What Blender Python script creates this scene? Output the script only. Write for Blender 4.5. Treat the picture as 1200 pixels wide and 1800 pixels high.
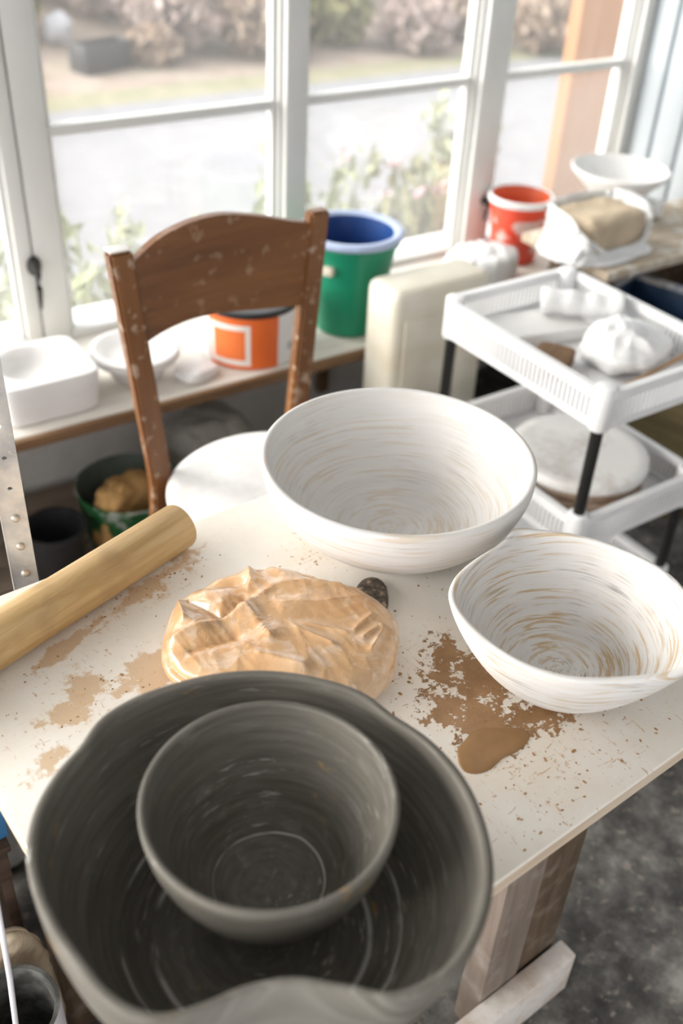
import bpy, bmesh, math, random
from mathutils import Vector, Matrix, noise

# ------------------------------------------------------------------ camera, world, light
S = bpy.context.scene
for o in list(bpy.data.objects):
    bpy.data.objects.remove(o)
COL = S.collection

cam_d = bpy.data.cameras.new('camera')
cam = bpy.data.objects.new('camera', cam_d)
COL.objects.link(cam)
S.camera = cam
cam_d.sensor_fit = 'HORIZONTAL'
cam_d.sensor_width = 24.0
cam_d.lens = 35.0
cam_d.clip_start = 0.02
cam_d.clip_end = 200
PITCH, ROLL, HEAD = math.radians(36.0), math.radians(-3.2), math.radians(35.5)
fw = Vector((math.sin(HEAD) * math.cos(PITCH), math.cos(HEAD) * math.cos(PITCH), -math.sin(PITCH)))
rt0 = Vector((math.cos(HEAD), -math.sin(HEAD), 0))
up0 = rt0.cross(fw)
rt = rt0 * math.cos(ROLL) - up0 * math.sin(ROLL)
up = up0 * math.cos(ROLL) + rt0 * math.sin(ROLL)
M = Matrix((rt, up, -fw)).transposed().to_4x4()
M.translation = (0, 0, 1.60)
cam.matrix_world = M
cam_d.dof.use_dof = True
cam_d.dof.focus_distance = 1.20
cam_d.dof.aperture_fstop = 2.6

W = bpy.data.worlds.new('overcast_sky')
S.world = W
W.use_nodes = True
wn = W.node_tree.nodes
bg = wn['Background']
bg.inputs[0].default_value = (0.97, 0.975, 1.0, 1)
bg.inputs[1].default_value = 1.0

sun_d = bpy.data.lights.new('sun_through_cloud', 'SUN')
sun = bpy.data.objects.new('sun_through_cloud', sun_d)
COL.objects.link(sun)
sun_d.energy = 4.4
sun_d.angle = math.radians(60)
sun_d.color = (1.0, 0.95, 0.88)
sun.rotation_euler = Vector((0.82, -0.42, -0.50)).to_track_quat('-Z', 'Y').to_euler()

S.view_settings.view_transform = 'Standard'
S.view_settings.look = 'None'
S.view_settings.gamma = 1
S.view_settings.use_curve_mapping = False
S.view_settings.exposure = 1.45

R = random.Random(7)

# ------------------------------------------------------------------ node helpers
class NT:
    def __init__(s, name):
        s.m = bpy.data.materials.new(name)
        s.m.use_nodes = True
        s.t = s.m.node_tree
        s.b = s.t.nodes['Principled BSDF']
        s.out = s.t.nodes['Material Output']
    def n(s, kind, **kw):
        nd = s.t.nodes.new(kind)
        for k, v in kw.items():
            setattr(nd, k, v)
        return nd
    def L(s, a, b):
        s.t.links.new(a, b)
    def val(s, sock, v):
        if hasattr(v, 'is_linked') or hasattr(v, 'links'):
            s.L(v, sock)
        elif isinstance(v, (tuple, list)):
            if sock.type == 'RGBA' and len(v) == 3:
                v = (*v, 1)
            sock.default_value = v
        else:
            sock.default_value = v
    def coord(s, scale=(1, 1, 1), loc=(0, 0, 0), rot=(0, 0, 0)):
        tc = s.n('ShaderNodeTexCoord')
        mp = s.n('ShaderNodeMapping')
        s.L(tc.outputs['Object'], mp.inputs[0])
        mp.inputs['Scale'].default_value = scale
        mp.inputs['Location'].default_value = loc
        mp.inputs['Rotation'].default_value = rot
        return mp.outputs[0]
    def noise(s, scale, detail=4, rough=.55, vec=None, dist=0):
        nd = s.n('ShaderNodeTexNoise')
        nd.inputs['Scale'].default_value = scale
        nd.inputs['Detail'].default_value = detail
        nd.inputs['Roughness'].default_value = rough
        nd.inputs['Distortion'].default_value = dist
        s.L(vec if vec is not None else s.coord(), nd.inputs['Vector'])
        return nd.outputs['Fac']
    def ramp(s, fac, stops, mode='LINEAR'):
        nd = s.n('ShaderNodeValToRGB')
        nd.color_ramp.interpolation = mode
        e = nd.color_ramp.elements
        while len(e) < len(stops):
            e.new(0.5)
        for el, (p, c) in zip(e, stops):
            el.position = p
            if isinstance(c, (int, float)):
                c = (c, c, c)
            el.color = (*c, 1)
        s.L(fac, nd.inputs[0])
        return nd.outputs[0]
    def mix(s, fac, a, b, mode='MIX'):
        nd = s.n('ShaderNodeMix', data_type='RGBA', blend_type=mode)
        s.val(nd.inputs[0], fac)
        s.val(nd.inputs[6], a)
        s.val(nd.inputs[7], b)
        return nd.outputs[2]
    def math(s, op, a, b=0.0, c=0.0, clamp=False):
        nd = s.n('ShaderNodeMath', operation=op, use_clamp=clamp)
        s.val(nd.inputs[0], a)
        s.val(nd.inputs[1], b)
        s.val(nd.inputs[2], c)
        return nd.outputs[0]
    def vmath(s, op, a, b=None):
        nd = s.n('ShaderNodeVectorMath', operation=op)
        s.val(nd.inputs[0], a)
        if b is not None:
            s.val(nd.inputs[1], b)
        return nd
    def color(s, c):
        s.val(s.b.inputs['Base Color'], c)
        return s
    def rough(s, r):
        s.val(s.b.inputs['Roughness'], r)
        return s
    def bump(s, h, strength=.3, dist=.01):
        nd = s.n('ShaderNodeBump')
        nd.inputs['Strength'].default_value = strength
        nd.inputs['Distance'].default_value = dist
        s.L(h, nd.inputs['Height'])
        s.L(nd.outputs[0], s.b.inputs['Normal'])
        return s

def plain(name, c, r=.6, var=.12, scale=14, bump=.1, spec=None, metal=0):
    t = NT(name)
    f = t.noise(scale)
    t.color(t.ramp(f, [(.3, tuple(x * (1 - var) for x in c)), (.7, tuple(min(1, x * (1 + var)) for x in c))]))
    t.rough(r)
    t.b.inputs['Metallic'].default_value = metal
    if spec is not None:
        t.b.inputs['Specular IOR Level'].default_value = spec
    if bump:
        t.bump(t.noise(scale * 4), bump, .004)
    return t.m

def wood(name, c1, c2, axis='x', scale=1.0, r=.6, specks=None, speck_col=(.8, .75, .7), bump=.15):
    t = NT(name)
    sc = {'x': (2, 26, 26), 'y': (26, 2, 26), 'z': (26, 26, 2)}[axis]
    v = t.coord(tuple(k * scale for k in sc))
    g = t.noise(1.6, 5, .6, v, .6)
    big = t.noise(5, 3)
    c = t.ramp(g, [(.3, c1), (.68, c2)])
    c = t.mix(t.math('MULTIPLY', big, .35), c, tuple(x * .7 for x in c1))
    if specks:
        sp = t.noise(specks[0], 2, .5)
        m = t.ramp(sp, [(specks[1], 0), (specks[1] + specks[2], 1)])
        c = t.mix(t.math('MULTIPLY', m, .7), c, speck_col)
    t.color(c).rough(r)
    t.bump(g, bump, .003)
    return t.m

def dusty(name, base, dust, scale=8, lo=.45, hi=.62, r=.75, fine=60, bump=.2):
    t = NT(name)
    f = t.math('ADD', t.math('MULTIPLY', t.noise(scale, 6, .65), .75), t.math('MULTIPLY', t.noise(fine, 4, .6), .25))
    t.color(t.mix(t.ramp(f, [(lo, 0), (hi, 1)]), base, dust)).rough(r)
    t.bump(f, bump, .004)
    return t.m

# ------------------------------------------------------------------ mesh helpers
def finish(name, bm, mat, parent=None, smooth=False, recalc=True):
    if recalc:
        bmesh.ops.recalc_face_normals(bm, faces=bm.faces)
    me = bpy.data.meshes.new(name)
    bm.to_mesh(me)
    bm.free()
    if smooth is True:
        me.shade_smooth()
    elif smooth:
        me.shade_smooth()
        try:
            me.set_sharp_from_angle(angle=math.radians(smooth))
        except Exception:
            pass
    o = bpy.data.objects.new(name, me)
    COL.objects.link(o)
    for m_ in (mat if isinstance(mat, (list, tuple)) else [mat]):
        me.materials.append(m_)
    o.parent = parent
    return o

def tag(o, label=None, cat=None, group=None, kind=None):
    if label: o['label'] = label
    if cat: o['category'] = cat
    if group: o['group'] = group
    if kind: o['kind'] = kind
    return o

def empty(name, loc=(0, 0, 0), rz=0, label=None, cat=None, group=None, kind=None):
    o = bpy.data.objects.new(name, None)
    o.empty_display_size = .05
    COL.objects.link(o)
    o.location = loc
    o.rotation_euler = (0, 0, rz)
    return tag(o, label, cat, group, kind)

def box(bm, lo, hi, bev=0, seg=1, mtx=None):
    v = [bm.verts.new((x, y, z)) for z in (lo[2], hi[2]) for y in (lo[1], hi[1]) for x in (lo[0], hi[0])]
    fs = [bm.faces.new([v[i] for i in q]) for q in ((0, 2, 3, 1), (4, 5, 7, 6), (0, 1, 5, 4), (2, 6, 7, 3), (0, 4, 6, 2), (1, 3, 7, 5))]
    if mtx is not None:
        for q in v:
            q.co = mtx @ q.co
    if bev:
        es = list({e for f in fs for e in f.edges})
        bmesh.ops.bevel(bm, geom=es, offset=bev, segments=seg, affect='EDGES', profile=.5)

def boxo(name, lo, hi, mat, parent=None, bev=.003, seg=2, mtx=None):
    bm = bmesh.new()
    box(bm, lo, hi, bev, seg, mtx)
    return finish(name, bm, mat, parent, smooth=40 if bev else False)

def tube(bm, pts, rad, n=12, caps=True):
    pts = [Vector(p) for p in pts]
    rings = []
    ref = Vector((0, 0, 1))
    for i, p in enumerate(pts):
        d = (pts[min(i + 1, len(pts) - 1)] - pts[max(i - 1, 0)]).normalized()
        a = d.cross(ref)
        if a.length < 1e-3:
            a = d.cross(Vector((1, 0, 0)))
        a.normalize()
        b = d.cross(a)
        r = rad[i] if isinstance(rad, (list, tuple)) else rad
        rings.append([bm.verts.new(p + (a * math.cos(2 * math.pi * k / n) + b * math.sin(2 * math.pi * k / n)) * r) for k in range(n)])
    for A, B in zip(rings, rings[1:]):
        for k in range(n):
            bm.faces.new((A[k], A[(k + 1) % n], B[(k + 1) % n], B[k]))
    if caps:
        bm.faces.new(rings[0])
        bm.faces.new(rings[-1][::-1])

def lathe(bm, prof, n=64, fn=None, uvfix=False):
    """prof: list of (r, z). fn(phi, i, r, z) -> (r, z). r==0 at ends closes on the axis."""
    rings = []
    for i, (r, z) in enumerate(prof):
        if r <= 1e-6:
            zz = z if fn is None else fn(0, i, 0, z)[1]
            rings.append([bm.verts.new((0, 0, zz))])
        else:
            ring = []
            for k in range(n):
                a = 2 * math.pi * k / n
                rr, zz = (r, z) if fn is None else fn(a, i, r, z)
                ring.append(bm.verts.new((rr * math.cos(a), rr * math.sin(a), zz)))
            rings.append(ring)
    for A, B in zip(rings, rings[1:]):
        for k in range(n):
            k2 = (k + 1) % n
            if len(A) == 1 and len(B) == 1:
                continue
            if len(A) == 1:
                bm.faces.new((A[0], B[k2], B[k]))
            elif len(B) == 1:
                bm.faces.new((A[k], A[k2], B[0]))
            else:
                bm.faces.new((A[k], A[k2], B[k2], B[k]))

def latheo(name, prof, mat, parent=None, n=48, fn=None, smooth=50, loc=None):
    bm = bmesh.new()
    lathe(bm, prof, n, fn)
    o = finish(name, bm, mat, parent, smooth=smooth)
    if loc:
        o.location = loc
    return o

def prism(bm, outline, y0, y1, bend=None):
    """outline in (x, z), extruded along y."""
    A = [bm.verts.new((x, y0, z)) for x, z in outline]
    B = [bm.verts.new((x, y1, z)) for x, z in outline]
    bm.faces.new(A)
    bm.faces.new(B[::-1])
    n = len(A)
    for i in range(n):
        bm.faces.new((A[i], B[i], B[(i + 1) % n], A[(i + 1) % n]))

def fb(p, s, seed=0, oct=4):
    return noise.fractal(Vector(p) * s + Vector((seed * 7.3, seed * 3.1, seed * 5.7)), 1.0, 2.0, oct)

def ridge(p, s, seed=0):
    q = Vector(p) * s + Vector((seed * 4.3, seed * 9.1, seed * 2.7))
    return 1 - abs(noise.noise(q)) * 2

def crease(p, s, seed=0):
    """flat facets meeting in sharp folds, like taut thin plastic"""
    q = Vector(p) * s + Vector((seed * 4.3, seed * 9.1, seed * 2.7))
    d, _ = noise.voronoi(q)
    return d[1] - d[0]

def lump(name, loc, dims, mat, parent=None, e1=.6, e2=.6, nu=96, nv=56, rz=0, disp=None, flat=True):
    """superellipsoid sitting on z=0 with half sizes dims; disp(p, n) -> offset"""
    bm = bmesh.new()
    sp = lambda c, e: math.copysign(abs(c) ** e, c)
    a, b, c = dims
    rows = []
    for j in range(nv + 1):
        t = -math.pi / 2 + math.pi * j / nv
        row = []
        for i in range(nu):
            ph = 2 * math.pi * i / nu
            x = a * sp(math.cos(t), e1) * sp(math.cos(ph), e2)
            y = b * sp(math.cos(t), e1) * sp(math.sin(ph), e2)
            z = c * sp(math.sin(t), e1)
            p = Vector((x, y, z))
            nrm = Vector((x / a ** 2, y / b ** 2, z / c ** 2))
            nrm = nrm.normalized() if nrm.length > 1e-9 else Vector((0, 0, 1 if t > 0 else -1))
            if disp:
                p = p + nrm * disp(p, nrm)
            if flat and p.z < -c * .93:
                p.z = -c * .93
            p.z += c * .93
            row.append(bm.verts.new(p))
        rows.append(row)
    for A, B in zip(rows, rows[1:]):
        for i in range(nu):
            bm.faces.new((A[i], A[(i + 1) % nu], B[(i + 1) % nu], B[i]))
    bmesh.ops.remove_doubles(bm, verts=bm.verts, dist=1e-5)
    o = finish(name, bm, mat, parent, smooth=True)
    o.location = loc
    o.rotation_euler = (0, 0, rz)
    return o

def interp(tab, x):
    """periodic smooth interpolation of [(deg, r)]"""
    tab = sorted(tab)
    n = len(tab)
    x = (x - tab[0][0]) % 360 + tab[0][0]
    for i in range(n):
        x0, y0 = tab[i]
        x1, y1 = tab[(i + 1) % n]
        if i == n - 1:
            x1 += 360
        if x0 <= x <= x1:
            ym = tab[(i - 1) % n][1]; xm = tab[(i - 1) % n][0] - (360 if i == 0 else 0)
            yp = tab[(i + 2) % n][1]; xp = tab[(i + 2) % n][0]
            while xp < x1: xp += 360
            t = (x - x0) / (x1 - x0)
            m0 = (y1 - ym) / (x1 - xm) * (x1 - x0)
            m1 = (yp - y0) / (xp - x0) * (x1 - x0)
            return (2*t**3 - 3*t**2 + 1) * y0 + (t**3 - 2*t**2 + t) * m0 + (-2*t**3 + 3*t**2) * y1 + (t**3 - t**2) * m1
    return tab[0][1]

# ------------------------------------------------------------------ materials
M_white_paint = plain('white_painted_wood', (.64, .64, .62), .45, .05, 6, .05)
M_wall = dusty('whitewashed_wall', (.62, .59, .55), (.76, .74, .71), 5, .4, .65, .9)
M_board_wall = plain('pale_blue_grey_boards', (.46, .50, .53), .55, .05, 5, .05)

t = NT('stained_concrete')
a_ = t.noise(3.2, 6, .65)
b_ = t.noise(16, 5, .65)
c_ = t.math('ADD', t.math('MULTIPLY', a_, .55), t.math('MULTIPLY', b_, .45))
col = t.ramp(c_, [(.38, (.028, .026, .024)), (.47, (.075, .071, .066)), (.54, (.15, .143, .133)), (.62, (.30, .285, .265))])
col = t.mix(t.ramp(t.noise(45, 4, .6), [(.58, 0), (.68, .5)]), col, (.36, .31, .26))
t.color(col).rough(.8).bump(b_, .25, .006)
M_floor = t.m

M_plank_grey = wood('weathered_grey_brown_plank', (.20, .15, .11), (.38, .30, .23), 'x', 1, .8)
M_shelf = wood('clay_dusted_shelf_board', (.62, .57, .50), (.80, .77, .72), 'x', 1, .7)
M_shelf_edge = wood('brown_raw_board', (.15, .08, .035), (.28, .16, .08), 'x', 1, .75)

def glass_mat(name, haze):
    t = NT(name)
    tr = t.n('ShaderNodeBsdfTransparent'); tr.inputs[0].default_value = (.97, .98, .98, 1)
    gl = t.n('ShaderNodeBsdfGlossy'); gl.inputs['Roughness'].default_value = .06
    tl = t.n('ShaderNodeBsdfTranslucent'); tl.inputs[0].default_value = (.93, .94, .95, 1)
    df = t.n('ShaderNodeBsdfDiffuse'); df.inputs[0].default_value = (.93, .93, .93, 1)
    ad = t.n('ShaderNodeMixShader'); ad.inputs[0].default_value = .35
    t.L(tl.outputs[0], ad.inputs[1]); t.L(df.outputs[0], ad.inputs[2])
    smear = t.noise(2.5, 4, .6)
    h = t.math('MULTIPLY', t.ramp(smear, [(.3, .75), (.7, 1.15)]), haze, clamp=True)
    m1 = t.n('ShaderNodeMixShader'); t.L(h, m1.inputs[0])
    t.L(tr.outputs[0], m1.inputs[1]); t.L(ad.outputs[0], m1.inputs[2])
    m2 = t.n('ShaderNodeMixShader'); m2.inputs[0].default_value = .04
    t.L(m1.outputs[0], m2.inputs[1]); t.L(gl.outputs[0], m2.inputs[2])
    t.L(m2.outputs[0], t.out.inputs[0])
    return t.m
M_glass = glass_mat('dusty_window_glass', .05)
M_glass_low = glass_mat('clay_hazed_window_glass', .10)

# ------------------------------------------------------------------ room shell
RW = 2.66      # right wall
WY = 2.26      # inner face of the window wall
bm = bmesh.new(); box(bm, (-1.6, -1.6, -.04), (RW, WY + .1, 0))
tag(finish('floor', bm, M_floor), 'dark grey stained concrete floor', kind='structure')

bm = bmesh.new()
box(bm, (-1.6, WY, 0), (RW + .1, WY + .1, .42))
box(bm, (-1.6, WY, 1.98), (RW + .1, WY + .1, 2.45))
tag(finish('wall_back', bm, M_wall), 'whitewashed low wall under the window', kind='structure')

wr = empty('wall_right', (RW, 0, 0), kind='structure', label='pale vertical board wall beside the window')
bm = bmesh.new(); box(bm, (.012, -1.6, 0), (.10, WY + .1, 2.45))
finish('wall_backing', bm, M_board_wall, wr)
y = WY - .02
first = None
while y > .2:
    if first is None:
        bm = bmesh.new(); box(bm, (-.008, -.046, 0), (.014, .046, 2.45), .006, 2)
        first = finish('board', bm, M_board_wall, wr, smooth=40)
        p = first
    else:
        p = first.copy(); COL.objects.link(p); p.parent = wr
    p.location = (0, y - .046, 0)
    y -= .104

bm = bmesh.new(); box(bm, (-1.7, -1.6, 2.45), (RW + .1, WY + .1, 2.55))
tag(finish('ceiling', bm, M_white_paint), 'white ceiling above the window', kind='structure')

bm = bmesh.new(); box(bm, (-1.7, -1.7, 0), (-1.3, -1.6, 2.45)); box(bm, (.5, -1.7, 0), (RW + .1, -1.6, 2.45)); box(bm, (-1.3, -1.7, 2.1), (.5, -1.6, 2.45))  # wide opening added in this unseen wall to let fill light in
tag(finish('wall_front', bm, M_wall), 'whitewashed wall behind the viewpoint with an opening added for fill light', kind='structure')
bm = bmesh.new()
box(bm, (-1.7, -1.6, 0), (-1.6, WY, .42)); box(bm, (-1.7, -1.6, 1.98), (-1.6, WY, 2.45))
for yy in (-1.6, -.4, .85, 2.1):
    box(bm, (-1.7, yy, .42), (-1.6, yy + .12, 1.98))
tag(finish('wall_left', bm, M_wall), 'whitewashed wall with tall window openings on the left', kind='structure')

# windows: sashes between x0..x1, opening z .42..1.98
def sash(name, x0, x1, sl, sr, label, bars=(.95, 1.45), latch=None):
    w = empty(name, ((x0 + x1) / 2, WY, .42), kind='structure', label=label)
    cx = (x0 + x1) / 2
    z0, z1 = 0.0, 1.56
    y0, y1 = -.012, .05
    boxo('stile', (x0 - cx, y0, z0), (x0 + sl - cx, y1, z1), M_white_paint, w, .004)
    boxo('stile', (x1 - sr - cx, y0, z0), (x1 - cx, y1, z1), M_white_paint, w, .004)
    boxo('bottom_rail', (x0 + sl - cx, y0, z0), (x1 - sr - cx, y1, .05), M_white_paint, w, .004)
    boxo('top_rail', (x0 + sl - cx, y0, z1 - .06), (x1 - sr - cx, y1, z1), M_white_paint, w, .004)
    zs = [.05] + [b - .42 for b in bars] + [z1 - .06]
    for b in zs[1:-1]:
        bm = bmesh.new()
        xa, xb = x0 + sl - cx, x1 - sr - cx
        prof = [(-.004, -.011), (-.004, .011), (.012, .014), (.04, .007), (.04, -.007), (.012, -.014)]
        A = [bm.verts.new((xa, yy, b + zz)) for yy, zz in prof]
        B = [bm.verts.new((xb, yy, b + zz)) for yy, zz in prof]
        bm.faces.new(A); bm.faces.new(B[::-1])
        for i in range(6):
            bm.faces.new((A[i], B[i], B[(i + 1) % 6], A[(i + 1) % 6]))
        finish('glazing_bar', bm, M_white_paint, w)
    for i, (a, b) in enumerate(zip(zs, zs[1:])):
        bm = bmesh.new(); box(bm, (x0 + sl - cx, .018, a), (x1 - sr - cx, .021, b))
        finish('pane', bm, M_glass_low if i == 0 else M_glass, w)
    # beading round the glass
    bm = bmesh.new()
    for xx in (x0 + sl - cx, x1 - sr - cx - .012):
        box(bm, (xx, .002, .05), (xx + .012, .018, z1 - .06))
    finish('beading', bm, M_white_paint, w)
    return w, cx

M_iron = plain('black_iron', (.022, .02, .018), .45, .2, 30, .1)
def latch(parent, x, z, flip=1):
    bm = bmesh.new()
    prof = [(0, 0), (.016, 0), (.018, .004), (.014, .010), (.009, .014), (.009, .020), (0, .022)]
    lathe(bm, prof, 20)
    for v in bm.verts:
        c = v.co.copy(); v.co = Vector((c.x, -c.z, c.y * 1.35))
    tube(bm, [(0, -.018, .004), (0, -.026, -.015), (.0, -.024, -.05), (0, -.018, -.085), (0, -.014, -.105)], [.008, .008, .0065, .005, .003], 10)
    o = finish('latch', bm, M_iron, parent, smooth=50)
    o.location = (x, -.012, z)
    return o

sash('window_1', -.58, .672, .05, .037, 'white casement window at the far left edge')
w2, c2 = sash('window_2', .676, 1.352, .069, .010, 'white casement window behind the wooden chair')
latch(w2, .672 - c2, .655 - .42)
w3, c3 = sash('window_3', 1.418, 1.992, .006, .012, 'white window beside the centre mullion')
w4, c4 = sash('window_4', 2.085, 2.61, .016, .012, 'white window beside the board wall')
for i, (a, b, lab) in enumerate(((1.352, 1.418, 'white centre mullion between the windows'), (1.992, 2.085, 'white right mullion between the windows'), (2.61, 2.652, 'white corner post of the window frame'), (-.70, -.58, 'white left frame of the window'))):
    bm = bmesh.new(); box(bm, (a, WY - .03, .42), (b, WY + .06, 1.98), .004, 2)
    o = tag(finish('trim_%d' % (i + 1), bm, M_white_paint, smooth=40), lab, kind='structure')
    if i == 1:
        lt = latch(o, 2.055, .60); lt.location = (2.055, WY - .03, .61); lt.scale = (.9, .9, .55)
bm = bmesh.new(); box(bm, (-.7, WY + .06, .38), (RW, WY + .22, .42), .004, 2)
tag(finish('trim_5', bm, M_white_paint, smooth=40), 'white outside sill below the windows', kind='structure')

# ------------------------------------------------------------------ table
TR = math.radians(3.55)
TC = (.491, .704)
t = NT('clay_smeared_white_board')
P = t.coord()
base = t.mix(t.ramp(t.noise(7, 5, .6), [(.35, 0), (.7, 1)]), (.80, .75, .67), (.87, .85, .81))
fine = t.noise(120, 4, .65)
grit = t.noise(38, 6, .7)
mid = t.noise(17, 5, .65)
def blob(cx, cy, rx, ry, rot=0):
    v = t.vmath('SUBTRACT', P, (cx, cy, .0)).outputs[0]
    mp = t.n('ShaderNodeMapping', vector_type='TEXTURE')
    mp.inputs['Rotation'].default_value = (0, 0, rot)
    mp.inputs['Scale'].default_value = (rx, ry, 50)
    t.L(v, mp.inputs[0])
    ln = t.vmath('LENGTH', mp.outputs[0]).outputs['Value']
    return t.math('SUBTRACT', 1.0, ln)           # 1 centre, 0 rim, negative outside
def maxall(l):
    o = l[0]
    for q in l[1:]:
        o = t.math('MAXIMUM', o, q)
    return o
# thick brown slip patch
slip = maxall([blob(.135, -.125, .075, .055, -.5), blob(.10, -.175, .06, .05, .3), blob(.155, -.205, .055, .03, -.5), blob(.125, -.075, .045, .03, .7), blob(.075, -.135, .04, .035, 0)])
slipf = t.math('ADD', t.math('MULTIPLY', slip, .50), t.math('ADD', t.math('MULTIPLY', t.math('SUBTRACT', grit, .5), 1.9), t.math('MULTIPLY', t.math('SUBTRACT', fine, .5), 1.1)))
slipm = t.ramp(slipf, [(.10, 0), (.17, 1)])
slip_col = t.mix(t.ramp(mid, [(.4, 0), (.6, 1)]), (.26, .14, .06), (.37, .215, .105))
# thinner ochre smears, left
sm = maxall([blob(-.262, .118, .05, .04, .6), blob(-.18, .112, .055, .04, 0), blob(-.215, .10, .06, .02, .3), blob(-.325, .055, .035, .02, .6), blob(-.11, .243, .10, .022, .36), blob(-.05, .268, .04, .03, .36), blob(-.23, .205, .09, .012, .36), blob(-.15, .06, .03, .03, 0)])
smf = t.math('ADD', t.math('MULTIPLY', sm, .5), t.math('ADD', t.math('MULTIPLY', t.math('SUBTRACT', mid, .5), 2.2), t.math('MULTIPLY', t.math('SUBTRACT', grit, .5), .9)))
smm = t.math('MULTIPLY', t.ramp(smf, [(.10, 0), (.24, 1)]), .75)
sm_col = t.mix(grit, (.50, .29, .12), (.66, .46, .26))
# scattered scrapes: elongated noise specks, denser to the right and near the bowls
sc1 = t.noise(1, 4, .65, t.coord((34, 150, 30), rot=(0, 0, .9)), 1.6)
sc2 = t.noise(1, 4, .65, t.coord((150, 38, 30), rot=(0, 0, .3)), 1.6)
zone = maxall([blob(.10, -.25, .30, .16, -.1), blob(.12, -.10, .16, .16, 0), blob(.12, .18, .12, .07, 0), blob(-.12, .23, .2, .06, .36), blob(-.25, .10, .16, .12, 0)])
thr = t.math('SUBTRACT', .685, t.math('MULTIPLY', t.math('MAXIMUM', zone, 0.0), .085))
s1 = t.math('MULTIPLY', t.math('SUBTRACT', sc1, thr), 22, clamp=True)
s2 = t.math('MULTIPLY', t.math('SUBTRACT', sc2, thr), 22, clamp=True)
spk = t.math('MULTIPLY', t.math('SUBTRACT', grit, t.math('SUBTRACT', .745, t.math('MULTIPLY', t.math('MAXIMUM', zone, 0.0), .12))), 20, clamp=True)
scr = t.math('MULTIPLY', t.math('MAXIMUM', t.math('MAXIMUM', s1, s2), spk), .8)
film = t.math('MULTIPLY', t.ramp(t.math('ADD', t.math('MULTIPLY', zone, .35), mid), [(.45, 0), (.95, 1)]), .30)
c = t.mix(film, base, (.72, .58, .42))
c = t.mix(scr, c, (.52, .29, .12))
c = t.mix(smm, c, sm_col)
c = t.mix(slipm, c, slip_col)
t.color(c)
t.rough(t.mix(slipm, (.62,) * 3, (.42,) * 3))
t.bump(t.math('ADD', t.math('MULTIPLY', slipm, 1.0), t.math('MULTIPLY', fine, .12)), .5, .0015)
M_table = t.m
M_table_edge = wood('raw_board_edge', (.50, .39, .28), (.70, .60, .48), 'x', 1, .75)
M_leg_dark = wood('dark_dusty_leg_wood', (.055, .034, .018), (.16, .105, .062), 'z', 1, .8, (24, .52, .25), (.24, .19, .145))
M_leg_grey = wood('grey_dusty_leg_wood', (.16, .12, .095), (.29, .235, .195), 'z', 1, .85, (20, .55, .25), (.40, .36, .32))
M_skid = dusty('white_dusted_wood', (.55, .44, .36), (.74, .70, .66), 12, .35, .55, .8)

tb = empty('work_table', (TC[0], TC[1], 0), TR, 'white clay-smeared work table holding the bowls', 'table')
hx, hy = .3905, .334
TH = .022
bm = bmesh.new(); box(bm, (-hx, -hy, -.004), (hx, hy, 0), .0015, 1)
o = finish('tabletop', bm, M_table, tb); o.location = (0, 0, .75)
bm = bmesh.new(); box(bm, (-hx, -hy, .75 - TH), (hx, hy, .7462), .0015, 1)
finish('tabletop_core', bm, M_table_edge, tb)
for sx in (-1, 1):
    for sy in (-1, 1):
        x1 = sx * .342; x0 = sx * .170
        ya, yb = sy * .160, sy * .205
        xm = sx * .252
        boxo('leg', (min(xm, x1), min(ya, yb), 0), (max(xm, x1), max(ya, yb), .75 - TH), M_leg_dark, tb, .004)
        boxo('leg_board', (min(x0, xm) , min(ya, yb) + .004 * sy, 0), (max(x0, xm), max(ya, yb) + .004 * sy, .75 - TH), M_leg_grey, tb, .004)
for sy in (-1, 1):
    boxo('foot_rail', (-.352, min(sy * .2095, sy * .244), 0), (.352, max(sy * .2095, sy * .244), .10), M_skid, tb, .004)
    boxo('apron', (-.345, min(sy * .14, sy * .16), .66), (.345, max(sy * .14, sy * .16), .75 - TH), M_leg_dark, tb, .003)

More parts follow.
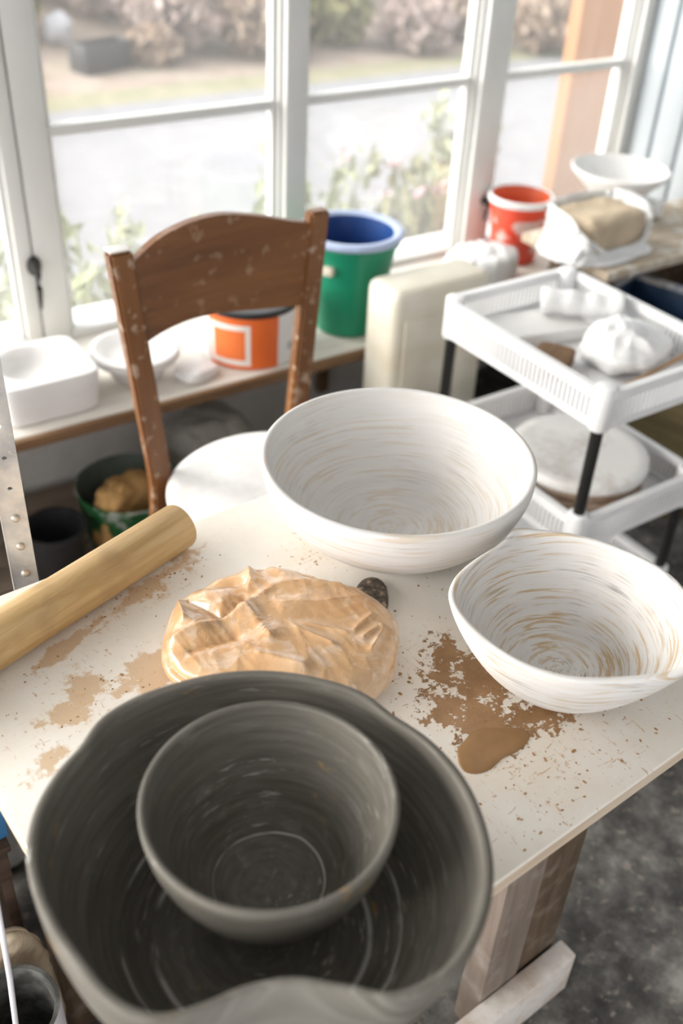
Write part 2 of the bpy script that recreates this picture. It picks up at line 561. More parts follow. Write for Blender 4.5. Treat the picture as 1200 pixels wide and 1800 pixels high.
# ------------------------------------------------------------------ bowls
def marble(name, amt, gold, grey, base=(.76, .745, .725), soft=.0):
    t = NT(name)
    P = t.coord()
    sx = t.n('ShaderNodeSeparateXYZ'); t.L(P, sx.inputs[0])
    cb = t.n('ShaderNodeCombineXYZ'); t.L(sx.outputs[0], cb.inputs[0]); t.L(sx.outputs[1], cb.inputs[1])
    ln = t.vmath('LENGTH', cb.outputs[0]).outputs['Value']
    nr = t.vmath('NORMALIZE', cb.outputs[0]).outputs[0]
    warp = t.noise(5, 2, .5)
    s = t.math('ADD', t.math('ADD', ln, sx.outputs[2]), t.math('MULTIPLY', warp, .03))
    def band(k, ang, off, detail=5):
        sc = t.vmath('MULTIPLY', nr, (ang, ang, 0)).outputs[0]
        c2 = t.n('ShaderNodeCombineXYZ'); t.L(t.math('MULTIPLY_ADD', s, k, off), c2.inputs[2])
        v = t.vmath('ADD', sc, c2.outputs[0]).outputs[0]
        return t.noise(1.0, detail, .62, v, .4)
    b1 = band(150, 1.1, 3.1, 5); b2 = band(230, 1.2, 11.7, 4); b3 = band(40, .8, 27.0, 3)
    patch = t.noise(11, 2, .5)
    c = t.mix(t.ramp(b3, [(.35, 0), (.7, .8)]), base, tuple(x * .90 for x in base))
    g = t.ramp(b1, [(.505, 0), (.59, 1)])
    pm = t.ramp(t.math('ADD', patch, t.math('MULTIPLY', t.math('SUBTRACT', .085, ln), 2.2, clamp=True)), [(.42, .15), (.62, 1)])
    c = t.mix(t.math('MULTIPLY', t.math('MULTIPLY', g, pm), amt), c, gold)
    q = t.ramp(b2, [(.54, 0), (.61, 1)])
    pm2 = t.ramp(t.noise(14, 2, .5, t.coord(loc=(3, 1, 2))), [(.48, .03), (.64, 1)])
    c = t.mix(t.math('MULTIPLY', t.math('MULTIPLY', q, pm2), amt), c, grey)
    t.color(c).rough(.68)
    t.bump(b1, .12, .0015)
    return t.m
M_marble_soft = marble('pale_marbled_clay', .50, (.60, .46, .30), (.46, .42, .39))
M_marble = marble('ochre_streaked_marbled_clay', .92, (.56, .40, .22), (.27, .26, .26))

def bowl_profile(r, h, foot, th, curve=2.2, n=22, bottom=.006):
    """outer wall from foot to rim, rounded rim, inner wall back to the axis"""
    def rad(u):                 # u 0..1 up the wall
        return foot + (r - foot) * (1 - (1 - u) ** curve) ** (1 / 1.25)
    prof = [(0, .003), (foot * .8, .003), (foot * .88, 0), (foot, 0)]
    for i in range(1, n + 1):
        u = i / n
        prof.append((rad(u), h * u * .985))
    prof += [(r - th * .12, h * .994), (r - th * .5, h), (r - th * .9, h * .994)]
    for i in range(n, -1, -1):
        u = i / n
        zz = bottom + th + (h * .985 - bottom - th) * u
        uo = zz / h
        prof.append((max(rad(min(1, uo * 1.0)) - th * (1.0 + .25 * (1 - u)), .004), zz))
    last = prof[-1]
    for k in range(1, 6):
        f = 1 - k / 5
        prof.append((last[0] * f if k < 5 else 0, last[1] - .004 * (1 - f ** 2)))
    return prof

# large round marbled bowl
cup = latheo('marbled_bowl', bowl_profile(.1835, .137, .062, .0085, 2.1), M_marble_soft, None, 128, smooth=True, loc=(.709, .870, .75))
tag(cup, 'large round pale marbled bowl at the back of the table', 'bowl', 'bowls on the work table')

# right marbled bowl with two pinched lips
TABR = [(147.3, .142), (134.6, .1376), (114.9, .1263), (97, .1222), (87, .1262), (77.2, .1368), (66.2, .1345), (48, .1295), (29.3, .1282), (9.5, .130), (-16, .138), (-40, .1395), (-62, .1425), (-76, .1505), (-84.2, .1455), (-96.1, .1335), (-114.8, .1258), (-136.4, .1275), (-154.9, .129), (-176.8, .131), (165.2, .136)]
prof = bowl_profile(.131, .120, .046, .0075, 1.8)
def fnR(a, i, r, z):
    k = interp(TABR, math.degrees(a)) / .131
    w = max(0, min(1, z / .120)) ** 2.2
    d = math.degrees(a)
    lift = .0
    for c0, amp, wd in ((77, .004, 10), (-76, .006, 10)):
        dd = (d - c0 + 180) % 360 - 180
        lift += amp * math.exp(-(dd / wd) ** 2)
    return r * (1 + (k - 1) * w), z + lift * w
cup = latheo('marbled_bowl', prof, M_marble, None, 144, fnR, True, (.717, .545, .75))
tag(cup, 'ochre-streaked marbled bowl with pinched lips at the right', 'bowl', 'bowls on the work table')

# grey clay bowls
def grey_clay(name, ringr):
    t = NT(name)
    P = t.coord()
    sx = t.n('ShaderNodeSeparateXYZ'); t.L(P, sx.inputs[0])
    cb = t.n('ShaderNodeCombineXYZ'); t.L(sx.outputs[0], cb.inputs[0]); t.L(sx.outputs[1], cb.inputs[1])
    ln = t.vmath('LENGTH', cb.outputs[0]).outputs['Value']
    nr = t.vmath('NORMALIZE', cb.outputs[0]).outputs[0]
    s = t.math('ADD', ln, sx.outputs[2])
    def band(k, ang, off, warp=0.0, det=4):
        sc = t.vmath('MULTIPLY', nr, (ang, ang, 0)).outputs[0]
        c2 = t.n('ShaderNodeCombineXYZ')
        t.L(t.math('MULTIPLY_ADD', s, k, off), c2.inputs[2])
        return t.noise(1.0, det, .6, t.vmath('ADD', sc, c2.outputs[0]).outputs[0], .2)
    b1 = band(120, 1.2, 2.0); b2 = band(60, 2.2, 9.0)
    c = t.ramp(b1, [(.3, (.090, .082, .066)), (.7, (.160, .149, .127))])
    c = t.mix(t.ramp(b2, [(.58, 0), (.72, .55)]), c, (.24, .225, .20))
    # pale scuffs and an ochre fleck or two
    sf = t.math('MULTIPLY', t.ramp(band(170, 3.0, 31.0), [(.60, 0), (.68, 1)]), t.ramp(t.noise(9, 2), [(.48, 0), (.60, 1)]))
    c = t.mix(t.math('MULTIPLY', sf, .7), c, (.46, .45, .42))
    oc = t.math('MULTIPLY', t.ramp(band(70, 3.4, 55.0), [(.58, 0), (.66, 1)]), t.ramp(t.noise(13, 2, .5, t.coord(loc=(5, 2, 8))), [(.56, 0), (.66, 1)]))
    c = t.mix(t.math('MULTIPLY', oc, .7), c, (.36, .22, .07))
    for r0, wd in ringr:      # scraped throwing rings
        d = t.math('ABSOLUTE', t.math('SUBTRACT', t.math('ADD', ln, t.math('MULTIPLY', t.noise(14, 2), .006)), r0 + .003))
        m = t.math('SUBTRACT', 1.0, t.math('DIVIDE', d, wd), clamp=True)
        m = t.math('MULTIPLY', m, t.ramp(t.noise(10, 3, .6, t.coord(loc=(1, 7, 3))), [(.40, 0), (.52, 1)]))
        m = t.math('MULTIPLY', m, t.math('LESS_THAN', sx.outputs[2], .07))
        c = t.mix(t.math('MULTIPLY', m, .9), c, (.62, .61, .58))
    t.color(c).rough(.62)
    t.bump(b1, .16, .0015)
    return t.m
M_grey1 = grey_clay('dark_grey_leatherhard_clay', [(.098, .0034), (.125, .0016)])
M_grey2 = grey_clay('grey_leatherhard_clay', [(.052, .0012)])

TABG = [(153.7, .1892), (140.5, .1928), (127.7, .1918), (118.8, .1905), (109, .1985), (98.4, .1985), (86.8, .1944), (63.6, .1908), (43.1, .1872), (28.5, .1855), (16.7, .1785), (2.1, .1825), (-14, .1862), (-28.9, .1880), (-40.5, .1903), (-53, .1911), (-64.3, .1899), (-72.7, .186), (-85.5, .1717), (-93.7, .1500), (-108.7, .1290), (-125.6, .1325), (-137.1, .1507), (-146.4, .1680), (-156.7, .1742), (-172.5, .1735), (174, .1782)]
prof = bowl_profile(.188, .150, .085, .0085, 1.9)
def fnG(a, i, r, z):
    d = math.degrees(a)
    k = interp(TABG, d) / .188
    w = max(0, min(1, z / .150)) ** 1.8
    return r * (1 + (k - 1) * w), z
gb = latheo('grey_clay_bowl', prof, M_grey1, None, 160, fnG, True, (.253, .441, .75))
tag(gb, 'large dark grey clay bowl with a folded wavy rim', 'bowl', 'bowls on the work table')
gs = latheo('grey_clay_bowl', bowl_profile(.1115, .137, .040, .0065, 1.75), M_grey2, None, 128, smooth=True, loc=(.2765, .4695, .75))
gs.location.z = .765
tag(gs, 'small round grey clay bowl nested inside the wavy grey bowl', 'bowl', 'bowls on the work table')

# ------------------------------------------------------------------ rolling pin
M_pin = wood('honey_maple', (.44, .26, .09), (.70, .50, .25), 'x', 1.6, .45, (16, .60, .2), (.36, .23, .11), .06)
A = Vector((.135, .896, .7822)); B = Vector((.449, 1.0015, .7822))
d = B - A
bm = bmesh.new()
r0 = .0318
prof = [(-d.length * .35, 0), (-d.length * .35, r0 * .9), (-d.length * .345, r0), (d.length * .5, r0), (d.length * .985, r0 * 1.0), (d.length * .995, r0 * .96), (d.length, r0 * .86), (d.length, 0)]
lathe(bm, [(r, x) for x, r in prof], 48)
for v in bm.verts:
    v.co = Vector((v.co.z, v.co.x, v.co.y))
rp = finish('rolling_pin', bm, M_pin, smooth=40)
rp.location = A; rp.rotation_euler = (0, 0, math.atan2(d.y, d.x))
tag(rp, 'plain wooden rolling pin lying across the table corner', 'rolling pin')

# ------------------------------------------------------------------ wrapped clay
t = NT('tan_clay_in_thin_plastic')
n1 = t.noise(14, 4, .55, None, .5)
n2 = t.noise(26, 5, .62, None, 1.5)
c = t.ramp(n1, [(.34, (.50, .27, .11)), (.55, (.60, .37, .19)), (.72, (.66, .45, .27))])
c = t.mix(t.ramp(n2, [(.50, 0), (.66, .6)]), c, (.72, .58, .46))
t.color(c).rough(.38)
t.b.inputs['Coat Weight'].default_value = 1.0
t.b.inputs['Coat Roughness'].default_value = .14
t.bump(t.noise(90, 3, .6, None, 1.0), .22, .003)
M_clay = t.m
def segd(p, a, b):
    ax, ay = a; bx, by = b
    vx, vy = bx - ax, by - ay
    t_ = max(0, min(1, ((p.x - ax) * vx + (p.y - ay) * vy) / (vx * vx + vy * vy)))
    return math.hypot(p.x - ax - vx * t_, p.y - ay - vy * t_)
FOLDS = [   # (points, height, width): taut plastic folds (+) and sunken pockets (-)
    ([(-.133, .048), (-.114, -.002)], .010, .008), ([(-.122, .048), (-.074, .006), (-.047, .036)], -.013, .013),
    ([(-.052, .118), (-.044, .066)], .009, .009), ([(-.103, .075), (-.050, .068)], -.010, .010),
    ([(-.052, .016), (-.012, .052), (.066, .070)], .008, .007), ([(-.040, .012), (-.010, -.034)], .007, .007),
    ([(-.122, -.030), (-.082, -.010), (-.044, .012)], .008, .008), ([(-.100, -.050), (-.05, -.030)], -.008, .010),
    ([(.095, -.026), (.117, .002)], .005, .004), ([(.105, -.042), (.119, -.006)], .005, .004), ([(.085, -.015), (.105, .02)], .004, .004),
    ([(.020, .086), (.048, .088)], -.006, .007), ([(.044, .094), (.066, .094)], -.005, .006), ([(-.02, .09), (.0, .075)], .005, .006),
    ([(.0, .02), (.05, .03), (.09, .055)], .004, .008), ([(.02, -.02), (.06, -.04)], .004, .006), ([(.03, -.01), (.075, -.02)], .0035, .005), ([(-.02, -.06), (.03, -.075)], .006, .008)]
def clay_disp(p, n):
    q = Vector((p.x, p.y, p.z * .8))
    k = 0
    up_f = max(0, min(1, n.z * 1.6 + .35))
    if up_f > 0:
        for pts, h_, w_ in FOLDS:
            d_ = min(segd(p, a, b) for a, b in zip(pts, pts[1:]))
            if d_ < w_ * 5:
                k += h_ * math.exp(-d_ / w_) * up_f
    w = Vector((noise.noise(q * 7), noise.noise(q * 7 + Vector((9, 2, 4))), 0)) * .03
    k -= abs(noise.noise((q + w) * 15 + Vector((7, 1, 3)))) * .006
    a_ = Vector((q.x * .8 + q.y * .6, (q.y * .8 - q.x * .6) * .35, q.z))
    k -= abs(noise.noise(a_ * 75)) * .0018
    return .002 + k + fb(q, 6, 2, 2) * .005 - .010 * max(0, -p.x / .138) * up_f
cl = lump('wrapped_clay', (.452, .742, .7495), (.138, .102, .034), M_clay, None, .55, .66, 320, 170, math.radians(-35.5), clay_disp)
for v in cl.data.vertices:      # the far right shoulder falls away
    k = max(0, v.co.x / .138)
    if v.co.y > 0:
        v.co.y *= 1 - .42 * k ** 1.5
tag(cl, 'lump of tan clay wrapped in thin crinkled plastic', 'clay')

# kidney rib tool
t = NT('mottled_dark_horn')
n1 = t.noise(90, 4, .7)
t.color(t.ramp(n1, [(.38, (.05, .04, .035)), (.55, (.14, .115, .09)), (.64, (.42, .33, .24))])).rough(.4).bump(n1, .3, .002)
bm = bmesh.new()
ol = []
for i in range(40):
    a = 2 * math.pi * i / 40
    rr = .036 * (1 + .13 * math.cos(2 * a) - .10 * math.cos(a))
    ol.append((rr * math.cos(a) * 1.1, rr * math.sin(a) * .74))
vs = [[bm.verts.new((x * k, y * k, z)) for x, y in ol] for k, z in ((.94, 0), (1, .003), (.97, .007), (.8, .010))]
for A_, B_ in zip(vs, vs[1:]):
    for i in range(40):
        bm.faces.new((A_[i], A_[(i + 1) % 40], B_[(i + 1) % 40], B_[i]))
bm.faces.new(vs[0][::-1]); bm.faces.new(vs[-1])
rib = finish('potters_rib', bm, t.m, smooth=40)
rib.location = (.604, .771, .75); rib.rotation_euler = (0, 0, math.radians(50))
tag(rib, 'small dark mottled oval rib tool beside the wrapped clay', 'tool')

# thick wet slip puddle
t = NT('wet_brown_slip')
n1 = t.noise(30, 4)
t.color(t.ramp(n1, [(.3, (.25, .135, .05)), (.7, (.34, .19, .08))])).rough(.4).bump(n1, .15, .002)
bm = bmesh.new()
rings = []
for k, z in ((1, .0), (.985, .0010), (.94, .0018), (.6, .0022), (.25, .0022)):
    ring = []
    for i in range(64):
        a = 2 * math.pi * i / 64
        rr = .033 * (1 + .20 * math.sin(2 * a + .4) + .13 * math.sin(3 * a + 1.9) + .06 * math.sin(5 * a))
        ring.append(bm.verts.new((rr * math.cos(a) * k * 1.25, rr * math.sin(a) * k * .82, z)))
    rings.append(ring)
for A_, B_ in zip(rings, rings[1:]):
    for i in range(64):
        bm.faces.new((A_[i], A_[(i + 1) % 64], B_[(i + 1) % 64], B_[i]))
bm.faces.new(rings[0][::-1]); bm.faces.new(rings[-1])
pd = finish('slip_puddle', bm, t.m, smooth=60)
pd.location = (.577, .502, .75); pd.rotation_euler = (0, 0, math.radians(-15))
tag(pd, 'small thick puddle of brown slip in front of the streaked bowl', 'slip puddle')

# loose clay crumbs
M_crumb = plain('dry_clay_crumb', (.36, .20, .09), .8, .3, 60, .2)
bm = bmesh.new()
zones = [((.60, .58), (.10, .09), 150), ((.62, .43), (.13, .06), 110), ((.36, .945), (.11, .025), 45), ((.60, .88), (.07, .03), 25), ((.24, .80), (.10, .08), 45), ((.62, .76), (.09, .08), 40), ((.35, .88), (.2, .08), 25)]
ct, st = math.cos(TR), math.sin(TR)
for (cx, cy), (sx, sy), n in zones:
    for _ in range(n):
        x = R.gauss(cx, sx * .6); yv = R.gauss(cy, sy * .6)
        lx, ly = (x - TC[0]) * ct + (yv - TC[1]) * st, -(x - TC[0]) * st + (yv - TC[1]) * ct
        if abs(lx) > hx - .01 or abs(ly) > hy - .01:
            continue
        s_ = R.choice((.0006, .0008, .0010, .0013, .0018)) * R.uniform(.7, 1.2)
        el = R.uniform(.8, 2.2); a = R.uniform(0, 6.28); hgt = s_ * R.uniform(.3, .6)
        bot = []; top = []
        for k in range(6):
            b = 2 * math.pi * k / 6; q = R.uniform(.7, 1.2)
            px, py = math.cos(b) * s_ * el * q, math.sin(b) * s_ * q
            X, Y_ = x + px * math.cos(a) - py * math.sin(a), yv + px * math.sin(a) + py * math.cos(a)
            bot.append(bm.verts.new((X, Y_, .7498)))
            top.append(bm.verts.new((x + (X - x) * .7, yv + (Y_ - yv) * .7, .75 + hgt)))
        bm.faces.new(top)
        for k in range(6):
            bm.faces.new((bot[k], bot[(k + 1) % 6], top[(k + 1) % 6], top[k]))
tag(finish('clay_crumbs', bm, M_crumb), 'dry brown clay crumbs scattered over the white table', 'clay crumbs', kind='stuff')

# ------------------------------------------------------------------ chair
M_chair = wood('brown_stained_chair_wood', (.135, .05, .014), (.25, .105, .035), 'x', .5, .42, (30, .60, .20), (.46, .33, .22), .05)
M_chair_v = wood('brown_stained_post_wood', (.135, .05, .014), (.25, .105, .035), 'z', .5, .42, (42, .58, .14), (.52, .40, .30), .05)
M_seat = dusty('white_clay_dusted_seat', (.66, .64, .62), (.80, .79, .78), 9, .35, .6, .6)
M_post_top = plain('worn_white_wood_end', (.75, .72, .69), .6)
ch = empty('wooden_chair', (.83, 1.39, 0), 0, 'brown wooden chair with an arched back rail and round seat', 'chair')
off = Vector((.83, 1.39, 0))
def post(a, b, lowb, w=.022, dep=.015):
    bm = bmesh.new()
    rows = []
    for p in (a, b, lowb):
        p = Vector(p) - off
        rows.append([bm.verts.new(p + Vector((sx * w, sy * dep, 0))) for sx, sy in ((-1, -1), (1, -1), (1, 1), (-1, 1))])
    for A_, B_ in zip(rows, rows[1:]):
        for i in range(4):
            bm.faces.new((A_[i], A_[(i + 1) % 4], B_[(i + 1) % 4], B_[i]))
    bm.faces.new(rows[0]); bm.faces.new(rows[-1][::-1])
    bmesh.ops.bevel(bm, geom=list(bm.edges), offset=.005, segments=2, affect='EDGES')
    return finish('back_post', bm, M_chair_v, ch, smooth=40)
post((.620, 1.577, .937), (.655, 1.545, .46), (.655, 1.60, 0))
post((1.041, 1.596, .937), (.985, 1.575, .46), (.985, 1.63, 0))
o = boxo('post_cap', (-.020, -.0135, 0), (.020, .0135, .004), M_post_top, ch, .0015); o.location = Vector((.620, 1.577, .9371)) - off
# rail: arched top and bottom edges, curved in plan, as tall as measured
TOP = [(.628, .905), (.648, .914), (.683, .936), (.724, .949), (.782, .959), (.842, .959), (.927, .940), (.985, .923), (1.035, .914)]
BOT = [(.632, .752), (.660, .760), (.693, .769), (.754, .776), (.828, .771), (.918, .759), (.999, .752), (1.03, .750)]
def li(T, x):
    for (x0, y0), (x1, y1) in zip(T, T[1:]):
        if x <= x1:
            return y0 + (y1 - y0) * max(0, (x - x0) / (x1 - x0))
    return T[-1][1]
bm = bmesh.new()
N = 40
grid = []
for i in range(N + 1):
    x = .630 + (1.028 - .630) * i / N
    u = (i / N) * 2 - 1
    zt = sum(li(TOP, x + dx) for dx in (-.02, -.01, 0, .01, .02)) / 5
    zb = sum(li(BOT, x + dx) for dx in (-.02, -.01, 0, .01, .02)) / 5
    col_ = []
    for z in (zb, zt):
        yl = 1.577 + .019 * (i / N) - (.937 - z) * .055 + .020 * (1 - u * u)
        for dy in (-.009, .009):
            col_.append(bm.verts.new(Vector((x, yl + dy, z)) - off))
    grid.append(col_)
for A_, B_ in zip(grid, grid[1:]):
    for q in ((0, 1), (1, 3), (3, 2), (2, 0)):
        bm.faces.new((A_[q[0]], A_[q[1]], B_[q[1]], B_[q[0]]))
bm.faces.new([grid[0][i] for i in (0, 2, 3, 1)]); bm.faces.new([grid[-1][i] for i in (0, 1, 3, 2)])
finish('back_rail', bm, M_chair, ch, smooth=40)
latheo('seat', [(0, .455), (.195, .455), (.207, .459), (.214, .468), (.214, .474), (.208, .480), (.19, .481), (.15, .478), (0, .476)], M_seat, ch, 72)
latheo('seat_ring', [(.17, .405), (.196, .405), (.198, .41), (.198, .4545), (.17, .4545), (.17, .405)], M_chair_v, ch, 48)
for sx in (-1, 1):
    bm = bmesh.new()
    tube(bm, [(sx * .135, -.115, .43), (sx * .15, -.135, .2), (sx * .165, -.15, 0)], [.019, .018, .014], 14)
    finish('front_leg', bm, M_chair_v, ch, smooth=50)
bm = bmesh.new(); tube(bm, [(-.155, -.135, .17), (-.175, .2, .17)], .009, 10); finish('stretcher', bm, M_chair_v, ch, smooth=50)
bm = bmesh.new(); tube(bm, [(.155, -.135, .17), (.155, .22, .17)], .009, 10); finish('stretcher', bm, M_chair_v, ch, smooth=50)

# ------------------------------------------------------------------ window shelf and what stands on it
sh = empty('window_shelf', (.6, 2.06, 0), 0, 'long clay-dusted shelf board under the window', 'shelf')
boxo('shelf_board', (-1.6, -.205, .428), (2.0, .198, .45), M_shelf, sh, .002)
boxo('front_lip', (-1.6, -.219, .424), (2.0, -.2055, .449), M_shelf_edge, sh, .002)
for x in (-1.2, -.35, .9, 1.7):
    bm = bmesh.new(); prism(bm, [(-.015, .10), (.015, .10), (.015, .4275), (-.015, .4275)], .17, .198)
    prism(bm, [(-.012, .40), (.012, .40), (.012, .4275), (-.012, .4275)], -.18, .17)
    o = finish('bracket', bm, M_shelf_edge, sh); o.location.x = x

M_plaster = plain('white_plaster', (.80, .79, .78), .75, .04, 12, .15)
# square plaster mould with round hollow
def square_mould(name, x0, x1, y0, y1, z0, h, rad, deep, mat):
    """block with a round hollow; rounded square outside, tapered"""
    bm = bmesh.new()
    cx, cy = (x0 + x1) / 2, (y0 + y1) / 2
    hx_, hy_ = (x1 - x0) / 2, (y1 - y0) / 2
    n = 64
    def sq(k, grow):
        ring = []
        for i in range(n):
            a = 2 * math.pi * (i + .5) / n
            c, s = math.cos(a), math.sin(a)
            e = .28
            ring.append((math.copysign(abs(c) ** e, c) * (hx_ + grow), math.copysign(abs(s) ** e, s) * (hy_ + grow)))
        return ring
    def ci(r):
        return [(r * math.cos(2 * math.pi * (i + .5) / n), r * math.sin(2 * math.pi * (i + .5) / n)) for i in range(n)]
    lay = [(sq(0, -.014), 0), (sq(0, -.008), .006), (sq(0, -.001), h - .008), (sq(0, -.003), h - .002), (sq(0, -.008), h), (ci(rad), h), (ci(rad - .004), h - .003), (ci(rad * .93), h - deep * .5), (ci(rad * .75), h - deep * .88), (ci(rad * .4), h - deep)]
    rings = [[bm.verts.new((x, y, z)) for x, y in pts] for pts, z in lay]
    for A_, B_ in zip(rings, rings[1:]):
        for i in range(n):
            bm.faces.new((A_[i], A_[(i + 1) % n], B_[(i + 1) % n], B_[i]))
    bm.faces.new(rings[0][::-1]); bm.faces.new(rings[-1])
    o = finish(name, bm, mat, smooth=45)
    o.location = (cx, cy, z0)
    return o
o = square_mould('plaster_mould', .455, .683, 1.88, 2.09, .4505, .098, .088, .045, M_plaster)
tag(o, 'square white plaster mould with a round hollow on the window shelf', 'mould')
o = latheo('plaster_dish', [(0, 0), (.055, 0), (.060, .004), (.070, .03), (.098, .048), (.104, .056), (.104, .072), (.098, .076), (.088, .074), (.07, .058), (.04, .050), (0, .048)], M_plaster, None, 48, loc=(.805, 1.995, .4505))
tag(o, 'round white plaster dish beside the square mould', 'dish')
o = lump('plaster_chunk', (.925, 1.925, .4505), (.05, .04, .014), M_plaster, None, .5, .6, 40, 20, .3, lambda p, n: fb(p, 30, 5) * .004)
tag(o, 'flat chunk of white plaster in front of the orange-labelled tub', 'plaster')

# tub with orange label
t = NT('white_tub_with_orange_label')
P = t.coord(); sx = t.n('ShaderNodeSeparateXYZ'); t.L(P, sx.inputs[0])
ang = t.math('ARCTAN2', sx.outputs[1], sx.outputs[0]); zc = sx.outputs[2]
def band_(v, a, b):
    return t.math('MULTIPLY', t.math('GREATER_THAN', v, a), t.math('LESS_THAN', v, b))
D = math.radians
lab = band_(ang, D(-172), D(-84))
fro = t.math('MULTIPLY', band_(ang, D(-170), D(-118)), band_(zc, .012, .118))
fri = t.math('MULTIPLY', band_(ang, D(-164), D(-124)), band_(zc, .026, .104))
mark = t.math('MULTIPLY', band_(ang, D(-68), D(-60)), band_(zc, .035, .055))
c = t.mix(lab, (.80, .79, .80), (.80, .155, .028))
c = t.mix(fro, c, (.80, .76, .72)); c = t.mix(fri, c, (.82, .19, .045))
c = t.mix(mark, c, (.35, .36, .42))
t.color(c).rough(.45)
M_tub = t.m
M_blackplastic = plain('black_plastic', (.02, .02, .022), .45, .2, 30, .05)
tub = empty('labelled_tub', (1.105, 1.985, .4505), 0, 'white tub with a bright orange label behind the chair', 'tub')
latheo('body', [(0, 0), (.112, 0), (.117, .003), (.121, .13), (.121, .1345), (.113, .1345), (.108, .01), (0, .008)], M_tub, tub, 64)
latheo('lid', [(0, .139), (.118, .139), (.122, .136), (.1225, .146), (.117, .149), (.108, .145), (0, .145)], M_blackplastic, tub, 64)

# green bucket with a blue bucket nested in it
M_green = plain('green_plastic', (.006, .235, .125), .38, .06, 6, .03)
M_blue = plain('dark_blue_plastic', (.012, .055, .22), .38, .1, 6, .03)
M_lilac = plain('pale_blue_scuffed_rim', (.42, .50, .70), .4, .1, 10, .03)
M_cream = plain('cream_plastic', (.62, .56, .46), .5, .08, 10, .05)
gbk = empty('green_bucket', (1.397, 1.985, .4505), 0, 'glossy green plastic bucket on the shelf behind the chair', 'bucket')
latheo('body', [(0, .002), (.072, .002), (.076, 0), (.080, .002), (.082, .01), (.119, .235), (.127, .236), (.127, .244), (.117, .244), (.079, .012), (0, .010)], M_green, gbk, 64)
a = D(-150)
o = boxo('handle_lug', (-.014, -.012, -.011), (.014, .010, .011), M_cream, gbk, .004); o.location = (math.cos(a) * .117, math.sin(a) * .117, .19); o.rotation_euler = (0, 0, a + math.pi / 2)
bbk = empty('blue_bucket', (1.397, 1.985, .4635), 0, 'dark blue bucket with pale rim nested in the green bucket', 'bucket')
latheo('body', [(0, 0), (.070, 0), (.074, .004), (.1135, .232), (.1135, .244), (.1085, .244), (.070, .008), (0, .006)], M_blue, bbk, 64)
latheo('rim', [(.1140, .2345), (.131, .2345), (.134, .238), (.134, .247), (.130, .251), (.115, .251), (.1090, .2445), (.1140, .2345)], M_lilac, bbk, 64)

# cream jerrycan in front of the shelf end
t = NT('cream_translucent_plastic')
n1 = t.noise(6, 4); n2 = t.noise(2.2, 3, .5, t.coord((1, 1, 2.2)))
c = t.mix(t.ramp(n1, [(.4, 0), (.7, .5)]), (.69, .66, .57), (.55, .47, .33))
c = t.mix(t.ramp(n2, [(.5, 0), (.68, .5)]), c, (.46, .36, .21))
t.color(c).rough(.5); M_can = t.m
can = empty('jerrycan', (1.495, 1.778, 0), 0, 'tall cream plastic container between the shelf and the trolley', 'container')
bm = bmesh.new(); box(bm, (-.150, -.068, 0), (.150, .062, .652), .026, 5)
finish('body', bm, M_can, can, smooth=60)
bm = bmesh.new(); box(bm, (-.122, -.0745, .05), (.03, -.0683, .58), .003, 2); finish('moulded_panel', bm, M_can, can, smooth=40)
bm = bmesh.new(); box(bm, (.05, -.0735, .05), (.128, -.0683, .60), .0025, 2); finish('moulded_panel', bm, M_can, can, smooth=40)


# crumpled white plastic bag on the shelf behind the jerrycan
t = NT('white_thin_plastic')
n1 = t.noise(30, 4, .6, None, .8)
t.color(t.ramp(n1, [(.3, (.76, .76, .76)), (.7, (.88, .88, .88))])).rough(.35).bump(n1, .5, .005)
M_bag = t.m
def crumple(p, n, a=.016, s=20, sd=1):
    return crease(p, s, sd) * a + crease(p, s * 2.1, sd + 3) * a * .45 + fb(p, 9, sd) * .012 - .010
o = lump('plastic_bag', (1.90, 2.045, .4505), (.12, .10, .055), M_bag, None, .7, .8, 80, 40, .4, lambda p, n: crumple(p, n))
tag(o, 'crumpled white plastic bag on the shelf behind the cream container', 'bag', 'white plastic')

# red bucket
t = NT('red_plastic_with_pale_scuffs')
P = t.coord(); sx = t.n('ShaderNodeSeparateXYZ'); t.L(P, sx.inputs[0])
n1 = t.noise(14, 3)
m = t.math('MULTIPLY', t.ramp(n1, [(.50, 0), (.56, 1)]), band_(sx.outputs[2], .05, .15)) if False else None
mz = t.math('MULTIPLY', t.math('GREATER_THAN', sx.outputs[2], .04), t.math('LESS_THAN', sx.outputs[2], .15))
m = t.math('MULTIPLY', t.ramp(n1, [(.50, 0), (.57, .85)]), mz)
t.color(t.mix(m, (.72, .075, .035), (.78, .62, .58))).rough(.4); M_red = t.m
M_redin = plain('orange_red_plastic', (.74, .13, .04), .45, .06, 8, .03)
rb = empty('red_bucket', (2.115, 2.135, .4505), 0, 'red plastic bucket by the window behind the clay sack', 'bucket')
rb.scale = (.92, .92, .95)
latheo('body', [(0, 0), (.07, 0), (.073, .004), (.100, .195), (.100, .205), (.0966, .205)], M_red, rb, 48)
latheo('inner_wall', [(.0965, .204), (.0925, .195), (.068, .012), (0, .010)], M_redin, rb, 48)
latheo('rim', [(.1005, .188), (.106, .190), (.107, .206), (.101, .210), (.0955, .208), (.0955, .2055), (.1005, .2055), (.1005, .188)], M_bag, rb, 48)

